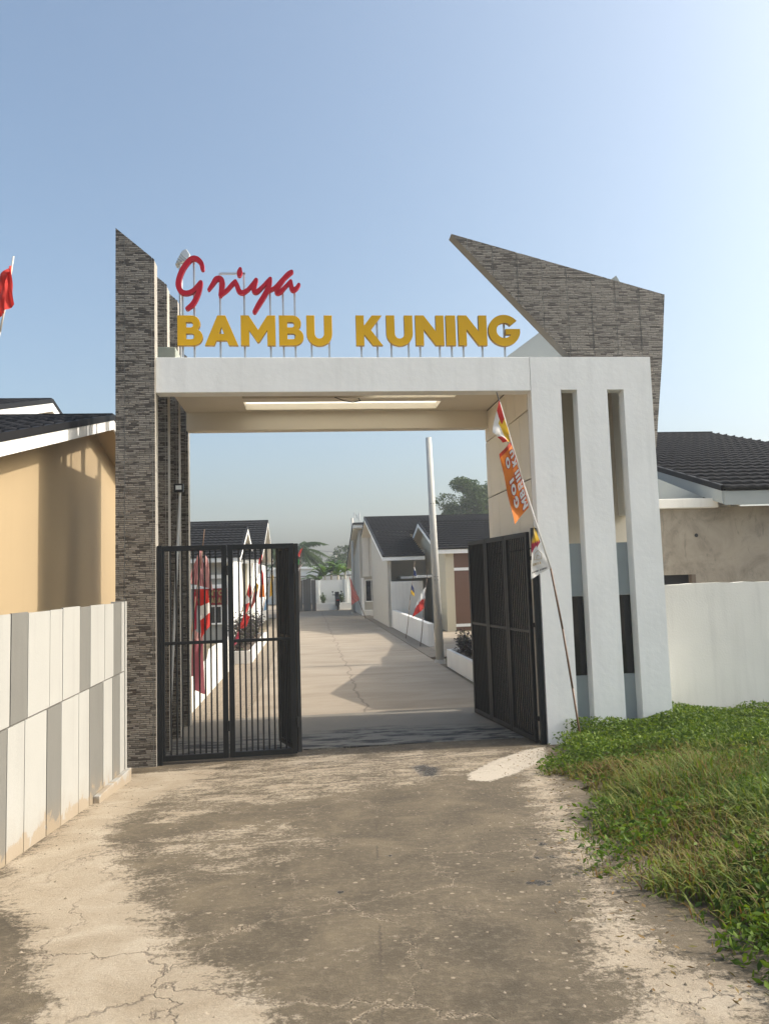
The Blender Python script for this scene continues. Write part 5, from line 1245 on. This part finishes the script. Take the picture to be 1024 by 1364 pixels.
# house logo outline and caption
lg = MB()
hp = [q(711, 734), q(719, 730), q(719, 741), q(710, 745)]
for a_, b_ in ((q(711, 746, -.03), q(712, 737, -.03)), (q(712, 737, -.03), q(716, 733, -.03)), (q(716, 733, -.03), q(721, 738, -.03)), (q(721, 738, -.03), q(721, 744, -.03)), (q(711, 746, -.03), q(721, 744, -.03)), (q(714, 744, -.03), q(715, 739, -.03)), (q(715, 739, -.03), q(718, 741, -.03))):
    lg.tube(a_, b_, 0.003, n=4)
lg.build('house_logo', 'c_gilt', FB)
o_ = q(709.5, 754, -.035); x_ = o_.x
def small_text(txt, p_, h, mat, slope):
    x = 0
    for ch in txt:
        if ch == ' ': x += h*.4; continue
        w_, loops = GLY[ch]
        ob = curve_mesh('letter', [[(x+a*h*.7, b*h+slope*(x+a*h*.7)) for a, b in lp] for lp in loops], 0.001, mat, None, 0.0)
        ob.location = tuple(p_); ob.parent = FB; ob.matrix_parent_inverse = Matrix.Translation(-FB.location); x += (w_*.7+.16)*h
small_text('GRIYA', q(709.5, 754, -.035), 0.026, 'c_gilt', 0.25)
small_text('BAMBU KUNING', q(708.5, 764, -.035), 0.020, 'c_ink', 0.30)

# red flag above the ochre house
fy_ = 5.95
ra = onY(-58, 760, fy_); rb_ = onY(17, 341, fy_)
RF = thing('flag_pole', 'red flag on a thin pole above the ochre house roof', 'flag', (ra.x, fy_, ra.z))
flagpole(RF, Vector((ra.x, fy_, ra.z)), rb_, 0.012, 'palebamboo')
cloth('flag', [onY(15, 352, fy_), onY(6, 418, fy_), onY(-16, 424, fy_), onY(-8, 385, fy_)], lambda a, t: 'c_red', RF, 0.04, 16, 9)
cloth('flag_fold', [onY(15.5, 353, fy_-.03), onY(19, 405, fy_-.03), onY(5, 418, fy_-.03), onY(11, 362, fy_-.03)], lambda a, t: 'c_red', RF, 0.02, 12, 10)

def flag_thing(label, base, top, flags, group=None, r=0.013, mat='bamboo', lean=0.0):
    root = thing('flag_pole', label, 'flag', tuple(base), group); flagpole(root, base, top, r, mat)
    for k, (c4, fn, amp) in enumerate(flags): cloth('flag', c4, fn, root, amp, 14, 20+k+int(base.x*10) % 7)
    return root
Y1 = 12.6
q1 = lambda x, y: onY(x, y, Y1)
flag_thing('tall pole of faded pink, red and maroon flags by low white wall', onZ(244, 950, 0), q1(272, 705),
  [([q1(268, 728), q1(276, 783), q1(250, 776), q1(262, 742)], lambda a, t: 'c_pink' if (a*7) % 1 > .35 else 'c_maroon', .04),
   ([q1(272, 735), q1(274, 782), q1(284, 786), q1(277, 745)], lambda a, t: 'c_pink', .03),
   ([q1(266, 784), q1(268, 850), q1(281, 832), q1(278, 786)], lambda a, t: 'c_red' if t < .38 or t > .62 else 'c_white', .035),
   ([q1(258, 838), q1(252, 918), q1(274, 924), q1(270, 846)], lambda a, t: 'c_maroon' if t > .12 else 'c_pink', .05),
   ([q1(263, 786), q1(262, 838), q1(256, 842), q1(259, 790)], lambda a, t: 'c_crimson', .03)], 'flags behind the folding gate')
Y2 = 20.5
q2 = lambda x, y: onY(x, y, Y2)
flag_thing('leaning pole with white and orange red flags over the shrubs', onZ(314, 876, .0), q2(352, 735),
  [([q2(350, 738), q2(347, 765), q2(343, 762), q2(345, 744)], lambda a, t: 'c_red' if t < .4 else 'c_white', .04),
   ([q2(349, 758), q2(345, 796), q2(353, 795), q2(351, 765)], lambda a, t: 'c_orange' if t > .5 else 'c_red', .06),
   ([q2(341, 775), q2(333, 815), q2(341, 800), q2(345, 780)], lambda a, t: 'c_yellow' if t < .35 else 'c_fadedred', .05)], 'flags behind the folding gate')
Y3 = 19.0
q3 = lambda x, y: onY(x, y, Y3)
flag_thing('leaning pole with scarlet and white flag low over paving', onZ(306, 884, 0), q3(334, 768),
  [([q3(333, 772), q3(322, 830), q3(330, 812), q3(336, 790)], lambda a, t: 'c_red' if (t < .35 or t > .6) else 'c_white', .05),
   ([q3(326, 815), q3(318, 838), q3(328, 836), q3(333, 822)], lambda a, t: 'c_red', .05),
   ([q3(318, 840), q3(309, 862), q3(315, 858), q3(321, 844)], lambda a, t: 'c_crimson', .05)], 'flags behind the folding gate')
Y4 = 26.0
q4 = lambda x, y: onY(x, y, Y4)
flag_thing('leaning pole with yellow streamer and small sky blue flag', onZ(342, 852, 0), q4(364, 745),
  [([q4(362, 752), q4(359, 796), q4(363, 792), q4(365, 757)], lambda a, t: 'c_yellow' if t > .25 else 'c_white', .06),
   ([q4(354, 798), q4(351, 814), q4(356, 812), q4(358, 800)], lambda a, t: 'c_sky', .04)], 'flags behind the folding gate')
Y5 = 40.0
q5 = lambda x, y: onY(x, y, Y5)
flag_thing('pair of red and white pennants with green tip by palm', onZ(388, 824, 0), q5(392, 726),
  [([q5(392, 728), q5(390, 748), q5(394, 746), q5(395, 731)], lambda a, t: 'c_red' if t < .55 else 'c_white', .05),
   ([q5(393, 762), q5(388, 778), q5(396, 764), q5(404, 750)], lambda a, t: 'c_pink' if (a*5) % 1 > .5 else 'c_white', .05)], 'flags by the palm', .02)
flag_thing('leaning red pennant with green lower half beside the palm', onZ(384, 820, 0), q5(404, 728),
  [([q5(403, 730), q5(399, 742), q5(396, 740), q5(400, 732)], lambda a, t: 'c_red', .04), ([q5(397, 744), q5(393, 754), q5(398, 752), q5(399, 746)], lambda a, t: 'c_green', .04)], 'flags by the palm', .02)
bR = onZ(487, 824, 0); Y6 = bR.y; q6 = lambda x, y: onY(x, y, Y6)
flag_thing('faded red flag on a leaning pole before the far concrete pole', bR, q6(459, 752),
  [([q6(464, 764), q6(479, 799), q6(468, 806), q6(467, 778)], lambda a, t: 'c_fadedred' if (a*4+t*5) % 1 > .25 else 'c_pink', .07)], None, .02, 'wood')
bS = onZ(540.5, 851, 0); Y7 = bS.y; q7 = lambda x, y: onY(x, y, Y7)
flag_thing('thin pole with two dark blue and yellow pennants by gutter', bS, q7(552, 748),
  [([q7(551.5, 754), q7(550, 766), q7(555, 768), q7(552.5, 757)], lambda a, t: 'c_blue' if t > .35 else 'c_white', .02),
   ([q7(548, 778), q7(546.5, 790), q7(552, 795), q7(551, 783)], lambda a, t: 'c_blue' if t < .55 else 'c_yellow', .02)])
bT = onZ(559.5, 861.5, 0); Y8 = bT.y; q8 = lambda x, y: onY(x, y, Y8)
flag_thing('white flag with curling red lower edge beside knee high wall', bT, q8(569, 758),
  [([q8(567, 781), q8(565, 810), q8(549, 823), q8(559, 793)], lambda a, t: 'c_white' if t < .62-.2*math.sin(a*3) else 'c_red', .06)])

# ------------------------------------------------------------------ small fittings on the gateway
FL = thing('floodlight', 'small black floodlight on a leaning pipe against the stone fins', 'floodlight', (-1.62, 9.9, 0))
la, lb = onY(229, 790, 9.9), onY(240, 655, 9.9)
MB().tube((la.x-0.05, 9.9, 0.0), lb, 0.018, n=8).build('pipe', 'pipe', FL)
MB().box(lb.x-.07, lb.x+.05, 9.84, 9.90, lb.z-.01, lb.z+.10).build('housing', 'black', FL, bevel=0.008); B('lens', 'farwhite', FL, lb.x-.045, lb.x+.03, 9.835, 9.839, lb.z+.02, lb.z+.075)
CB = thing('junction_box', 'pale grey green box on the beam end beside the stone fins', 'box', (-1.5, 9.2, ZB1))
x0_, x1_ = onY(207.5, 470, 9.15).x, onY(234, 470, 9.15).x
MB().box(x0_, x1_, 9.15, 9.5, ZB1-0.07, onY(215, 462, 9.15).z).build('case', 'boxgrey', CB, bevel=0.008)
for k in range(4): B('louvre', 'fibre', CB, x1_-.13+.03*k, x1_-.118+.03*k, 9.143, 9.149, ZB1+.03, ZB1+.11)
LP = thing('street_lamp', 'grey ribbed lamp head on a post behind the red script letter', 'lamp', (-1.5, 9.9, ZB1-0.1))
yl = 9.9; l0 = onY(234, 354, yl); l1 = onY(253, 348, yl); l2 = onY(249, 333, yl); l3 = onY(243, 336, yl)
MB().prism([(l0.x, l0.z), (l1.x, l1.z), (l1.x+.01, l1.z+.08), (l2.x, l2.z), (l3.x, l3.z)], 'y', yl-.05, yl+.10).build('head', 'galv', LP, bevel=0.012)
for k in range(4):
    t = 0.25+.18*k; a = l0.lerp(l3, t); b = l0.lerp(l1, t+.1); MB().tube((a.x, yl-.056, a.z), (b.x, yl-.056, b.z), 0.006, n=5).build('rib', 'slotgrey', LP)
px_ = onY(241, 380, yl).x; MB().tube((px_, yl, 4.5), (px_, yl, l0.z+.02), 0.025, n=8).build('post', 'galv', LP)
cbx = onZ(470, 530, cz0-.01); cw_ = [Vector((cbx.x-.25, cbx.y-.02, cz0-.005)), Vector((cbx.x-.12, cbx.y, cz0-.05)), Vector((cbx.x, cbx.y, cz0-.07)), Vector((cbx.x+.1, cbx.y, cz0-.05)), Vector((cbx.x+.08, cbx.y+.05, cz0-.004))]
tag(MB().path(cw_, 0.007, n=5).build('loose_cable', 'black'), 'loose black cable hanging from the gateway ceiling', 'cable')

# ------------------------------------------------------------------ haze
hz = MB().box(-260, 260, -60, 260, -1.2, 24).build('haze', 'white'); hz.data.materials.clear()
hm = bpy.data.materials.new('haze_air'); hm.use_nodes = True; hn = hm.node_tree; hn.nodes.clear()
pvn = hn.nodes.new('ShaderNodeVolumePrincipled'); pvn.inputs['Color'].default_value = (0.86, 0.90, 0.95, 1); pvn.inputs['Density'].default_value = 0.0019; pvn.inputs['Anisotropy'].default_value = 0.2
ho = hn.nodes.new('ShaderNodeOutputMaterial'); hn.links.new(pvn.outputs[0], ho.inputs['Volume']); hz.data.materials.append(hm)
stuff(hz); hz['label'] = 'thin pale haze over the whole estate'; hz['category'] = 'haze'
